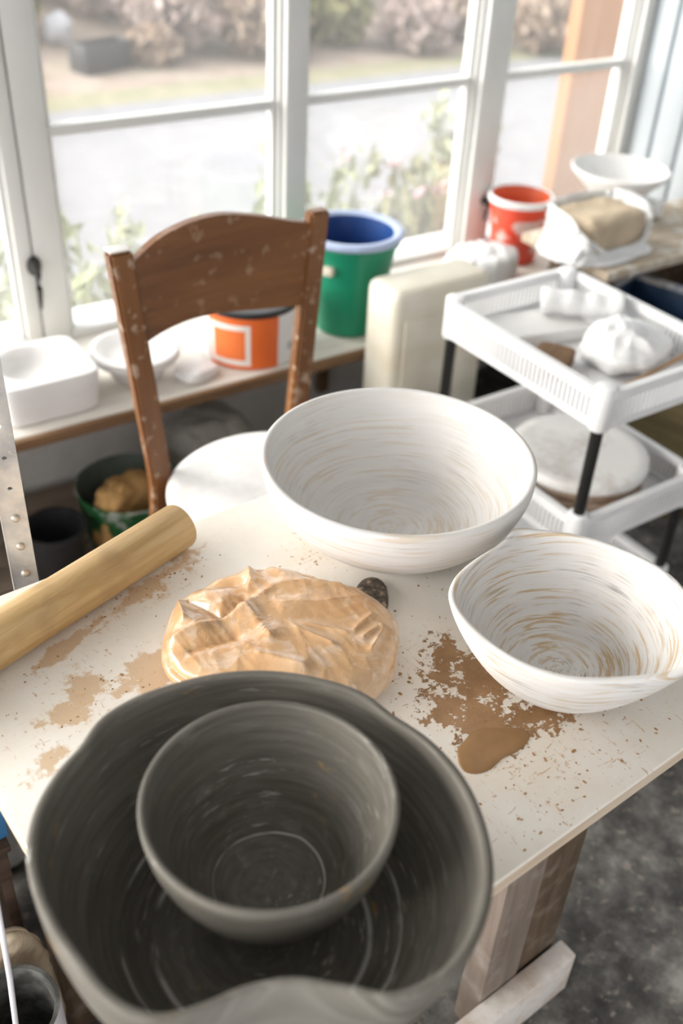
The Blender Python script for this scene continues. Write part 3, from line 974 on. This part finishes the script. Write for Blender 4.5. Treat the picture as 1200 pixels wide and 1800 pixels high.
# ------------------------------------------------------------------ right bench
M_bench = wood('clay_stained_bench_board', (.40, .30, .20), (.66, .58, .48), 'x', 1, .8, (18, .52, .12), (.74, .71, .66))
bn = empty('side_bench', (2.30, 1.80, 0), 0, 'rough clay-stained bench board against the board wall', 'bench')
boxo('bench_board', (-.345, -.18, .595), (.34, .15, .62), M_bench, bn, .003)
for sx, sy in ((-.315, -.15), (.30, -.15), (-.315, .02), (.30, .02)):
    boxo('leg', (sx - .02, sy - .02, 0), (sx + .02, sy + .02, .5945), M_leg_dark, bn, .003)
boxo('back_board', (-.29, .030, .05), (.275, .042, .5945), M_leg_dark, bn, .002)

M_pale_clay = plain('pale_buff_clay', (.56, .45, .32), .75, .18, 14, .3)
wc = empty('clay_sack', (2.045, 1.762, .6205), 0, 'open plastic sack of pale clay on the side bench', 'clay')
o = lump('clay', (0, 0, 0), (.112, .080, .060), M_pale_clay, wc, .35, .45, 64, 36, 0, lambda p, n: fb(p, 14, 3) * .008)
bm = bmesh.new()
n = 96; rings = []
for j in range(16):
    u = j / 15
    ring = []
    for i in range(n):
        a = 2 * math.pi * i / n
        ex = .5
        c_, s_ = math.cos(a), math.sin(a)
        gx = math.copysign(abs(c_) ** ex, c_); gy = math.copysign(abs(s_) ** ex, s_)
        wob = crease((c_ * .16, s_ * .16, u * .15), 16, 2) * .022 + fb((c_, s_, u), 2.5, 1) * .010
        low = max(0, -s_) ** 1.5                      # slumped open towards the front
        zz = .004 + u * (.128 - .085 * low) + math.sin(a * 5) * .006 * u
        out = .006 + .022 * (1 - u) ** 2 + .03 * max(0, u - .7) * (1 if c_ < .2 else 1.8)
        ring.append(bm.verts.new((gx * (.112 + out * (1.6 if c_ < 0 else 1) + wob), gy * (.070 + out + wob), zz * .92)))
    rings.append(ring)
for A_, B_ in zip(rings, rings[1:]):
    for i in range(n):
        bm.faces.new((A_[i], A_[(i + 1) % n], B_[(i + 1) % n], B_[i]))
o = finish('sack', bm, M_bag, wc, smooth=True)
sm_ = o.modifiers.new('thickness', 'SOLIDIFY'); sm_.thickness = .002; sm_.offset = 0

o = lump('clay_block', (2.32, 1.885, .6205), (.095, .055, .030), M_bag, None, .4, .4, 64, 32, 0, lambda p, n: crumple(p, n, .010, 18, 6))
tag(o, 'white wrapped block under the white basin on the bench', 'clay')
o = latheo('white_basin', [(0, 0), (.075, 0), (.082, .003), (.088, .010), (.128, .050), (.140, .062), (.142, .070), (.136, .073), (.126, .064), (.085, .02), (.078, .014), (0, .012)], M_plaster, None, 64, loc=(2.305, 1.945, .682))
tag(o, 'shallow white round basin on top of the wrapped block', 'basin')
o = boxo('brown_box', (-.05, -.05, 0), (.05, .05, .05), M_leg_dark, None, .005); o.location = (2.58, 1.78, .6205)
tag(o, 'small dark brown wooden box on the bench by the wall', 'box')

# blue crate under the bench edge
M_navy = plain('navy_blue_plastic', (.02, .05, .11), .45, .3, 16, .1)
M_worn = dusty('scuffed_pale_blue_edge', (.16, .22, .34), (.58, .55, .50), 30, .4, .55)
M_olive = wood('olive_brown_chest_wood', (.075, .055, .02), (.15, .115, .05), 'x', 1, .7)
cx_ = empty('wooden_chest', (2.115, 1.50, 0), math.radians(-74), 'olive-brown wooden chest under the side bench', 'chest')
boxo('body', (-.19, -.125, 0), (.19, .125, .40), M_olive, cx_, .004)
boxo('lid', (-.197, -.132, .4005), (.197, .132, .43), M_olive, cx_, .004)
bc = empty('blue_tray', (2.115, 1.50, .4305), math.radians(-74), 'navy blue tray with a scuffed rim on the wooden chest', 'tray')
for nm, lo, hi in (('wall', (-.20, -.13, 0), (.20, -.118, .10)), ('wall', (-.20, .118, 0), (.20, .13, .10)), ('wall', (-.20, -.117, 0), (-.188, .117, .10)), ('wall', (.188, -.117, 0), (.20, .117, .10)), ('bottom', (-.187, -.117, 0), (.187, .117, .01))):
    boxo(nm, lo, hi, M_navy, bc, .002)
for nm, lo, hi in (('rim', (-.207, -.137, .1005), (.207, -.112, .115)), ('rim', (-.207, .112, .1005), (.207, .137, .115)), ('rim', (-.207, -.1115, .1005), (-.182, .1115, .115)), ('rim', (.182, -.1115, .1005), (.207, .1115, .115))):
    boxo(nm, lo, hi, M_worn, bc, .004)

# ------------------------------------------------------------------ plastic trolley
M_tray = plain('white_trolley_plastic', (.86, .86, .865), .4, .04, 12, .03)
M_leg_black = dusty('black_trolley_tube', (.012, .011, .010), (.35, .33, .30), 22, .60, .66, .4)
tx0, tx1, ty0, ty1 = 1.362, 1.742, 1.070, 1.566
tcx, tcy = (tx0 + tx1) / 2, (ty0 + ty1) / 2
tr = empty('plastic_trolley', (tcx, tcy, 0), 0, 'white plastic trolley with slotted trays and black legs', 'trolley')
wx, wy = (tx1 - tx0) / 2, (ty1 - ty0) / 2
def tray(ztop, depth=.085):
    bm = bmesh.new(); box(bm, (-wx + .006, -wy + .006, ztop - depth), (wx - .006, wy - .006, ztop - depth + .005), .001)
    root = finish('tray', bm, M_tray, tr)
    for ax, L_, c in (('x', wx, -wy), ('x', wx, wy), ('y', wy, -wx), ('y', wy, wx)):
        bm = bmesh.new()
        sgn = 1 if c < 0 else -1
        def put(a0, a1, t0, t1, z0, z1):
            lo_t, hi_t = sorted((c + sgn * t0, c + sgn * t1))
            if ax == 'x': box(bm, (a0, lo_t, z0), (a1, hi_t, z1))
            else: box(bm, (lo_t, a0, z0), (hi_t, a1, z1))
        e = L_ - (.022)
        put(-e, e, -.004, .012, ztop - .016, ztop)              # rolled rim
        put(-e, e, .000, .005, ztop - depth, ztop - depth + .016)
        put(-e, e, .000, .005, ztop - .024, ztop - .016)
        n = int(2 * e / .0125)
        for i in range(n + 1):
            a = -e + 2 * e * i / n
            put(max(-e, a - .0033), min(e, a + .0033), .000, .005, ztop - depth + .016, ztop - .024)
        finish('slotted_wall', bm, M_tray, root)
    for sx in (-1, 1):
        for sy in (-1, 1):
            o = latheo('corner_socket', [(.0, 0), (.019, 0), (.0215, .004), (.0215, depth + .006), (.0205, depth + .010), (.017, depth + .012), (0, depth + .012)], M_tray, root, 24)
            o.location = (sx * (wx - .019), sy * (wy - .019), ztop - depth - .006)
    return root
tray(.70); tray(.40); tray(.12)
for sx in (-1, 1):
    for sy in (-1, 1):
        for za, zb in ((.4065, .6085), (.1265, .3085), (.02, .0285)):
            bm = bmesh.new(); tube(bm, [(0, 0, za), (0, 0, zb)], .0125, 18)
            o = finish('leg', bm, M_leg_black, tr, smooth=50)
            o.location = (sx * (wx - .019), sy * (wy - .019), 0)
        bm = bmesh.new(); tube(bm, [(-.01, 0, .018), (.01, 0, .018)], .018, 16)
        o = finish('castor', bm, M_blackplastic, tr, smooth=50); o.location = (sx * (wx - .019), sy * (wy - .019), 0)

# on the upper tray (floor .643)
ZT = .6205
bm = bmesh.new()
pts = [Vector((1.575, 1.478, ZT + .034)), Vector((1.645, 1.43, ZT + .034)), Vector((1.70, 1.37, ZT + .034)), Vector((1.712, 1.36, ZT + .034))]
ps = []
for i in range(25):
    u = i / 24
    p = pts[0].lerp(pts[-1], u) + Vector((0, 0, math.sin(u * 9) * .002))
    ps.append(p)
tube(bm, ps, [.028 + .002 * math.sin(i * .9) for i in range(25)], 20)
for v in bm.verts: v.co += Vector((0, 0, fb(v.co, 14, 3) * .004))
zmin = min(v.co.z for v in bm.verts)
for v in bm.verts: v.co.z += ZT + .0305 - zmin
o = finish('plastic_roll', bm, M_bag, smooth=True)
tag(o, 'roll of white plastic sheet lying at the back of the upper tray', 'plastic roll', 'white plastic')
bm = bmesh.new(); box(bm, (-.125, -.062, 0), (.125, .062, .030), .006, 3)
o = finish('plaster_slab', bm, M_plaster, smooth=50); o.location = (1.535, 1.452, ZT); o.rotation_euler = (0, 0, math.radians(-12))
tag(o, 'flat white plaster slab in the back corner of the upper tray', 'plaster')
o = lump('crumpled_plastic', (1.622, 1.256, ZT), (.10, .078, .042), M_bag, None, .8, .8, 120, 60, .3, lambda p, n: -abs(noise.noise(p * 14)) * .03 - abs(noise.noise(p * 30)) * .010 + .012)
tag(o, 'crumpled clear white plastic in the middle of the upper tray', 'plastic', 'white plastic')
o = lump('wood_offcut', (1.455, 1.31, ZT), (.06, .042, .018), M_shelf_edge, None, .3, .3, 40, 20, .5, lambda p, n: fb(p, 20, 2) * .002)
tag(o, 'brown wood offcut lying in the upper tray beside the crumpled plastic', 'offcut')
M_stick = wood('tan_stick', (.36, .21, .10), (.55, .36, .20), 'x', 1, .7)
for k, (a, b, rr, lb) in enumerate((((1.47, 1.150, ZT + .0078), (1.715, 1.16, ZT + .042), .0075, 'thicker tan wooden stick at the front of the upper tray'), ((1.50, 1.122, ZT + .006), (1.72, 1.125, ZT + .030), .0055, 'thinner tan wooden stick nearest the front rim of the upper tray'))):
    bm = bmesh.new()
    a, b = Vector(a), Vector(b)
    tube(bm, [a.lerp(b, i / 8) for i in range(9)], [rr * (.8 + .2 * math.sin(i * .7 + 1)) for i in range(9)], 12)
    tag(finish('stick', bm, M_stick, smooth=50), lb, 'stick', 'sticks in the upper tray')

# bats on the second tray (floor .343)
ZB = .3205
M_bat_brown = dusty('brown_board_bat', (.36, .24, .16), (.58, .50, .43), 14, .42, .62)
M_bat_white = dusty('white_plaster_bat', (.58, .54, .50), (.78, .77, .76), 7, .36, .52)
for k, (r_, hh, mt, dx, lb) in enumerate(((.148, .024, M_bat_brown, .006, 'brown round bat at the bottom of the stack on the second tray'), (.151, .024, M_bat_brown, -.004, 'brown round bat second from the bottom of the stack on the second tray'), (.149, .024, M_bat_brown, .004, 'brown round bat just below the white bat on the second tray'), (.157, .026, M_bat_white, .0, 'thick white round plaster bat topping the stack on the second tray'))):
    z = ZB + .0245 * k
    o = latheo('pottery_bat', [(0, 0), (r_ - .008, 0), (r_ - .002, .003), (r_, hh * .5), (r_ - .003, hh - .002), (r_ - .008, hh), (r_ * .8, hh - .001), (r_ * .7, hh - .004 * (k == 3)), (0, hh - .004 * (k == 3))], mt, None, 72, loc=(1.545 + dx, 1.255 + dx, z))
    tag(o, lb, 'bat', 'bats on the second tray')

# ------------------------------------------------------------------ left: slotted metal upright, items by the wall
t = NT('galvanised_steel')
n1 = t.noise(18, 4); n2 = t.noise(60, 3)
c = t.mix(t.ramp(n1, [(.35, 0), (.65, 1)]), (.62, .60, .57), (.34, .35, .37))
c = t.mix(t.ramp(n2, [(.62, 0), (.70, .8)]), c, (.60, .54, .46))
t.color(c).rough(.42); t.b.inputs['Metallic'].default_value = .55
M_steel = t.m
M_hole = plain('dark_bolt_hole', (.03, .025, .02), .9)
M_bolt = plain('pale_bolt_head', (.58, .52, .44), .4, .1, 30, .05, metal=.6)
up_ = empty('metal_upright', (.233, 1.062, 0), math.radians(-20), 'galvanised metal upright with bolt holes standing behind the table', 'upright')
def flange(name, w, rot):
    """strip in local xz with real round holes"""
    bm = bmesh.new()
    zs = [i * .045 for i in range(29)]
    n = 16; hr = .0032
    for z0, z1 in zip(zs, zs[1:]):
        zc = (z0 + z1) / 2; cx = w * .5
        def pt(k):
            a = 2 * math.pi * k / n
            return cx + hr * math.cos(a), zc + hr * math.sin(a)
        inner = [bm.verts.new((pt(k)[0], 0, pt(k)[1])) for k in range(n)]
        outer = []
        for k in range(n):
            a = 2 * math.pi * k / n
            c, s = math.cos(a), math.sin(a)
            m_ = max(abs(c), abs(s))
            outer.append(bm.verts.new((cx + c / m_ * w / 2, 0, zc + s / m_ * (z1 - z0) / 2)))
        for k in range(n):
            bm.faces.new((inner[k], inner[(k + 1) % n], outer[(k + 1) % n], outer[k]))
    bmesh.ops.remove_doubles(bm, verts=bm.verts, dist=1e-5)
    geo = bmesh.ops.extrude_face_region(bm, geom=list(bm.faces))
    for v in geo['geom']:
        if isinstance(v, bmesh.types.BMVert):
            v.co.y += .0025
    o = finish(name, bm, M_steel, up_)
    o.rotation_euler = (0, 0, rot)
    return o
fl1 = flange('flange', .030, 0)
fl2 = flange('flange', .022, math.radians(100))
for z in (.787, .832, .742):
    o = latheo('bolt', [(0, 0), (.0055, 0), (.0055, .002), (.003, .0042), (0, .0045)], M_bolt, up_, 16)
    o.rotation_euler = (math.pi / 2, 0, 0); o.location = (.015, -.0002, z + .0005)

M_sheet = plain('white_sheet', (.82, .81, .80), .6, .04, 8, .1)
sk = lump('white_sack', (.13, 1.22, 0), (.085, .07, .33), M_bag, None, .5, .6, 60, 50, .2, lambda p, n: crumple(p, n, .012, 14, 11))
tag(sk, 'white plastic sack standing behind the metal upright', 'sack', 'white plastic')

# slatted duckboard on the floor by the wall
db = empty('duckboard', (.345, 1.96, 0), 0, 'weathered slatted wooden duckboard on the floor under the window shelf', 'duckboard')
for x in (-.42, 0, .42):
    boxo('bearer', (x - .03, -.27, 0), (x + .03, .27, .03), M_plank_grey, db, .003)
sl = None
for i in range(6):
    if sl is None:
        sl = boxo('slat', (-.52, -.0405, .0305), (.52, .0405, .05), M_plank_grey, db, .003); s2_ = sl
    else:
        s2_ = sl.copy(); COL.objects.link(s2_); s2_.parent = db
    s2_.location = (R.uniform(-.01, .01), -.235 + i * .092, 0)

# green pot with tan paper
t = NT('dark_green_tin')
P = t.coord(); n1 = t.noise(22, 4, .6)
t.color(t.mix(t.ramp(n1, [(.52, 0), (.60, 1)]), (.012, .11, .03), (.33, .36, .31))).rough(.5); M_pot = t.m
M_pot_in = plain('grubby_grey_green', (.10, .12, .10), .6, .3, 18, .1)
gp = empty('green_tin', (.725, 1.90, .0505), 0, 'dark green tin of tan paper on the duckboard', 'tin')
latheo('body', [(0, 0), (.108, 0), (.112, .003), (.128, .165), (.131, .168), (.131, .173), (.128, .174)], M_pot, gp, 48)
latheo('inner_wall', [(.1275, .1738), (.125, .165), (.107, .012), (0, .010)], M_pot_in, gp, 48)
M_paper = plain('tan_crumpled_paper', (.42, .24, .085), .75, .25, 20, .3)
o = lump('crumpled_paper', (.70, 1.875, .0645), (.098, .05, .105), M_paper, None, .7, .7, 72, 40, .35, lambda p, n: crumple(p, n, .018, 24, 13) * .9)
tag(o, 'crumpled tan paper sticking out of the green tin', 'paper')
o = latheo('black_form', [(0, 0), (.05, 0), (.053, .003), (.066, .14), (.072, .141), (.072, .155), (.066, .155), (.052, .012), (0, .010)], M_blackplastic, None, 40, loc=(.515, 1.85, .0505))  # black hollow form filling the dark stripe beside the tin
tag(o, 'small black tapered form left of the green tin', 'pot')
o = lump('grey_sack', (1.02, 2.07, 0), (.13, .11, .13), plain('grey_dusty_sackcloth', (.36, .34, .31), .9, .2, 14, .3), None, .7, .7, 72, 44, .2, lambda p, n: crumple(p, n, .014, 14, 15))
tag(o, 'slumped grey sack on the floor behind the chair', 'sack')

# ------------------------------------------------------------------ left under the table: crate, box, tube, cord
M_dark_wood = wood('dark_brown_crate_wood', (.035, .02, .012), (.09, .052, .032), 'x', 1, .7)
ct_ = empty('wooden_crate', (-.04, 1.0, 0), 0, 'dark wooden slatted crate on the floor left of the table', 'crate')
for z in (.03, .135, .415):
    boxo('slat', (-.155, -.14, z), (.155, -.125, z + .06), M_dark_wood, ct_, .002)
for z in (.03, .135, .24, .345, .415):
    boxo('slat', (-.155, .125, z), (.155, .14, z + .06), M_dark_wood, ct_, .002)
for sx in (-1, 1):
    boxo('end_board', (min(sx * .14, sx * .155), -.1245, 0), (max(sx * .14, sx * .155), .1245, .474), M_dark_wood, ct_, .002)
boxo('top_board', (-.16, -.145, .4755), (.16, .145, .487), M_dark_wood, ct_, .002)
t = NT('blue_printed_card')
n1 = t.noise(25, 3)
t.color(t.mix(t.ramp(n1, [(.60, 0), (.66, 1)]), (.045, .18, .38), (.62, .52, .36))).rough(.5)
o = boxo('blue_box', (-.13, -.10, 0), (.13, .10, .055), t.m, None, .002); o.location = (-.01, .965, .4875); o.rotation_euler = (0, 0, .04)
tag(o, 'flat blue printed box lying on the dark crate', 'box')

t = NT('grey_tube_inside'); n1 = t.noise(40, 4); t.color(t.ramp(n1, [(.4, (.05, .05, .045)), (.6, (.13, .13, .12))])).rough(.7); M_tube_in = t.m
M_card = plain('white_tube_label', (.74, .74, .78), .6, .05, 20, .05)
tbx = empty('clay_pipe', (.058, .735, 0), 0, 'short wide pipe with a white outside standing left below the table', 'pipe')
latheo('outside', [(.052, 0), (.060, 0), (.060, .336), (.0595, .340)], M_card, tbx, 48)
latheo('inside', [(.0593, .3401), (.054, .3401), (.052, .334), (.052, .01), (0, .01)], M_tube_in, tbx, 48)
t = NT('clear_film'); n1 = t.noise(30, 3, .6, None, 1)
t.color((.52, .42, .30)).rough(.2).bump(n1, .6, .006); M_film = t.m
o = lump('plastic_film', (.065, .824, .0), (.070, .022, .19), M_film, None, .6, .7, 72, 60, 0, lambda p, n: crumple(p, n, .012, 18, 21) * .7)
tag(o, 'crinkled brownish plastic film bundle behind the white pipe', 'plastic', 'plastic film')
bm = bmesh.new(); tube(bm, [(.078, .70, .7275), (.072, .69, .66), (.0655, .672, .595), (.060, .664, .52), (.052, .660, .43), (.046, .655, .30), (.040, .64, .12), (.045, .60, .008), (.06, .50, .0055)], .0032, 10)
tag(finish('power_cord', bm, M_card, smooth=60), 'thin white cord hanging down in front of the pipe', 'cord')

# ------------------------------------------------------------------ outside
GZ = -.06
M_path = plain('pale_gravel_path', (.168, .165, .173), .9, .10, 9, .3)
t = NT('verge_grass'); n1 = t.noise(8, 5); t.color(t.ramp(n1, [(.3, (.15, .15, .085)), (.7, (.22, .195, .13))])).rough(.9); M_verge = t.m
t = NT('dry_bank'); n1 = t.noise(3, 6); t.color(t.ramp(n1, [(.3, (.17, .13, .095)), (.55, (.25, .20, .165)), (.75, (.20, .19, .12))])).rough(.95); M_bank = t.m
bm = bmesh.new(); box(bm, (-8, WY + .1, GZ - .05), (16, 6.15, GZ))
tag(finish('path', bm, M_path), 'pale gravel path outside the window', kind='structure')
bm = bmesh.new()
vs = []
for y_, z_ in ((6.15, GZ), (6.5, GZ), (7.3, GZ + .03), (9, .35), (14, 1.5), (24, 3.4)):
    vs.append([bm.verts.new((x_, y_, z_)) for x_ in (-8, 0, 8, 22)])
mi = 0
for j, (A_, B_) in enumerate(zip(vs, vs[1:])):
    for i in range(3):
        f_ = bm.faces.new((A_[i], A_[i + 1], B_[i + 1], B_[i])); f_.material_index = 0 if j == 0 else 1
tag(finish('garden_bank', bm, [M_verge, M_bank]), 'grass verge and dry bank beyond the path', kind='structure')

def leafmat(name, c1, c2):
    t = NT(name)
    oi = t.n('ShaderNodeObjectInfo')
    n1 = t.noise(5, 3)
    t.color(t.ramp(n1, [(.3, c1), (.7, c2)])).rough(.7)
    t.b.inputs['Subsurface Weight'].default_value = 0
    return t.m
LM = {'tan': leafmat('dry_tan_leaves', (.25, .17, .115), (.36, .28, .22)), 'olive': leafmat('olive_leaves', (.12, .12, .045), (.25, .23, .10)),
      'green': leafmat('green_leaves', (.07, .10, .04), (.16, .18, .08)), 'pink': leafmat('pinkish_dry_leaves', (.32, .24, .21), (.42, .34, .31)), 'dark': leafmat('dark_leaves', (.04, .045, .025), (.10, .095, .06)), 'pale': leafmat('pale_green_leaves', (.20, .23, .11), (.34, .35, .20))}
M_stem = plain('brown_stem', (.20, .14, .08), .8, .2, 20)
def leaf(bm, c, s, q):
    a = Vector((q.gauss(0, 1), q.gauss(0, 1), q.gauss(0, 1))).normalized()
    b = a.orthogonal().normalized()
    c2 = a.cross(b)
    v = [bm.verts.new(c + b * s * .9), bm.verts.new(c + c2 * s * .42 + a * s * .1), bm.verts.new(c - b * s * .9), bm.verts.new(c - c2 * s * .42 + a * s * .1)]
    bm.faces.new(v)
def bush(x, y_, z, rx, rz, kind, label, n=900, ls=.055, group='shrubs on the bank', seed=1):
    q = random.Random(seed)
    root = empty('shrub', (x, y_, z), 0, label, 'shrub', group)
    bm = bmesh.new()
    for _ in range(n):
        d_ = Vector((q.gauss(0, 1), q.gauss(0, 1), q.gauss(0, 1))).normalized()
        rr = q.random() ** .4
        w = 1 + .25 * noise.noise(d_ * 2.3 + Vector((seed, 0, 0)))
        leaf(bm, Vector((d_.x * rx * rr * w, d_.y * rx * rr * w, rz * (.95 + d_.z * rr * w * .95))), ls * q.uniform(.6, 1.3), q)
    finish('foliage', bm, LM[kind], root, recalc=False)
    bm = bmesh.new()
    for k in range(6):
        a = k * 1.05 + q.random()
        tube(bm, [(math.cos(a) * .04, math.sin(a) * .04, -.1), (math.cos(a) * rx * .3, math.sin(a) * rx * .3, rz * .7), (math.cos(a) * rx * .55, math.sin(a) * rx * .55, rz * 1.3)], [.02, .014, .006], 6)
    finish('branches', bm, M_stem, root)
    return root
bk = lambda y_: GZ + .03 + (y_ - 7.3) * .224 if y_ > 7.3 else GZ + .01
for k, (x, y_, rx, rz, kd, lb) in enumerate((
    (2.70, 8.45, .45, .34, 'olive', 'olive shrub at the left behind the dark trough'),
    (2.30, 7.75, .30, .26, 'olive', 'small olive shrub beside the pale stone at the far left'),
    (3.12, 7.95, .30, .28, 'pink', 'small pinkish shrub up the bank right of the dark trough'),
    (3.16, 7.02, .18, .13, 'tan', 'low tan tussock right of the dark trough'),
    (3.50, 7.35, .42, .34, 'pink', 'pinkish dry shrub filling the left window top'),
    (4.02, 6.98, .34, .26, 'tan', 'tan dry shrub just left of the centre mullion'),
    (4.35, 8.2, .55, .40, 'pink', 'pinkish shrub high on the bank left of the mullion'),
    (3.35, 8.75, .55, .36, 'tan', 'tan shrub at the top left of the bank'),
    (4.72, 7.15, .34, .32, 'olive', 'olive shrub just right of the centre mullion'),
    (5.45, 8.3, .5, .40, 'olive', 'yellow-green shrub at the top of the middle window'),
    (5.25, 6.72, .30, .22, 'pink', 'pink dry shrub in the middle window near the verge'),
    (5.85, 7.05, .36, .30, 'tan', 'tan shrub right of centre in the middle window'),
    (6.4, 7.75, .46, .40, 'pink', 'pale pink shrub high on the bank in the middle window'),
    (6.25, 6.35, .28, .24, 'tan', 'tan shrub behind the right mullion'),
    (7.0, 6.55, .42, .40, 'dark', 'dark shrub in the right window by the timber panel'),
    (6.75, 5.85, .26, .20, 'pink', 'pink dry shrub low in the right window'),
    (7.6, 7.5, .5, .45, 'green', 'green shrub at the top of the right window'))):
    bush(x, y_, bk(y_), rx, rz, kd, lb, 1100, .06, seed=k + 3)

# dark trough with a pale stone on it
M_stone = plain('pale_stone', (.34, .34, .36), .8, .1, 8, .2)
tg = empty('garden_trough', (2.75, 6.98, bk(6.98)), .3, 'dark low trough on the verge at the upper left', 'trough')
boxo('side', (-.20, -.09, .02), (.20, -.075, .19), M_blackplastic, tg, .004); boxo('side', (-.20, .075, .02), (.20, .09, .19), M_blackplastic, tg, .004)
boxo('end', (-.20, -.0745, .02), (-.185, .0745, .19), M_blackplastic, tg, .004); boxo('end', (.185, -.0745, .02), (.20, .0745, .19), M_blackplastic, tg, .004)
boxo('base', (-.19, -.08, 0), (.19, .08, .0195), M_blackplastic, tg, .004)
o = lump('garden_stone', (2.66, 7.55, bk(7.55) - .01), (.10, .09, .11), M_stone, None, .8, .8, 32, 20, 0, lambda p, n: fb(p, 8, 1) * .03)
tag(o, 'pale rounded stone beside the dark trough', 'stone')

# plants close to the glass
def plant(x, y_, h, n, kind, label, flower=None, seed=1, spread=.16):
    q = random.Random(seed)
    root = empty('garden_plant', (x, y_, GZ), 0, label, 'plant', 'plants outside the glass')
    sb = bmesh.new(); lb_ = bmesh.new(); fb_ = bmesh.new()
    for k in range(n):
        a = q.uniform(0, 6.28); r_ = spread * q.random() ** .6; hh = h * q.uniform(.65, 1.05)
        lean = q.uniform(.3, 1.0)
        p0 = Vector((math.cos(a) * r_ * .35, math.sin(a) * r_ * .35, -.02)); p2 = Vector((math.cos(a) * r_ * (1 + lean), math.sin(a) * r_ * (1 + lean), hh))
        p1 = (p0 + p2) / 2 + Vector((0, 0, hh * .1))
        tube(sb, [p0, p1, p2], [.006, .005, .003], 5)
        for m_ in range(18):
            u = q.uniform(.15, 1)
            c = p0.lerp(p1, u * 2) if u < .5 else p1.lerp(p2, u * 2 - 1)
            leaf(lb_, c + Vector((q.gauss(0, .025), q.gauss(0, .025), q.gauss(0, .02))), q.uniform(.025, .06), q)
        if flower and q.random() < .25:
            for m_ in range(8):
                leaf(fb_, p2 + Vector((q.gauss(0, .012), q.gauss(0, .012), q.gauss(0, .012))), .022, q)
    finish('stems', sb, LM['pale'], root, recalc=False)
    finish('leaves', lb_, LM[kind], root, recalc=False)
    if flower:
        tag(finish('flowers', fb_, flower, root, recalc=False), kind='stuff')
    else:
        fb_.free()
M_pinkf = plain('pink_petals', (.62, .38, .42), .6, .1); M_whitef = plain('white_petals', (.8, .78, .76), .6, .05)
for k, (x, y_, h, n, kd, fl, sp, lb) in enumerate((
    (.62, 2.62, .62, 12, 'pale', None, .12, 'pale leafy plant outside the far left casement'),
    (.95, 2.75, .60, 16, 'pale', None, .14, 'pale leafy plant outside the left casement by the latch'),
    (1.20, 2.85, .45, 14, 'pale', M_whitef, .14, 'white flowering plant seen above the chair rail'),
    (1.55, 2.95, .48, 12, 'pale', M_whitef, .14, 'white flowering plant just right of the centre mullion'),
    (1.95, 3.05, .66, 14, 'pale', M_pinkf, .14, 'pink flowering plant outside the middle window'),
    (2.28, 2.85, .60, 22, 'olive', M_pinkf, .15, 'bushy olive plant outside the middle window near the right mullion'),
    (2.62, 3.05, .50, 14, 'pale', M_whitef, .14, 'pale flowering plant low in the right window'),
    (2.95, 3.35, .62, 16, 'pale', None, .16, 'pale leafy plant beside the wooden post'))):
    plant(x, y_, h, n, kd, lb, fl, 40 + k, sp)

# wooden porch post outside the right window
M_post = wood('orange_brown_timber', (.27, .115, .042), (.37, .18, .075), 'z', .5, .6, bump=.08)
wp = empty('wooden_post', (3.02, 2.80, GZ), 0, 'broad orange-brown timber panel outside the right window', 'timber panel')
boxo('stile', (-.115, -.03, 0), (-.02, .03, 2.3), M_post, wp, .005)
boxo('panel', (-.0195, -.012, 0), (.40, .012, 2.3), M_post, wp, .002)
boxo('stile', (.4005, -.03, 0), (.50, .03, 2.3), M_post, wp, .005)
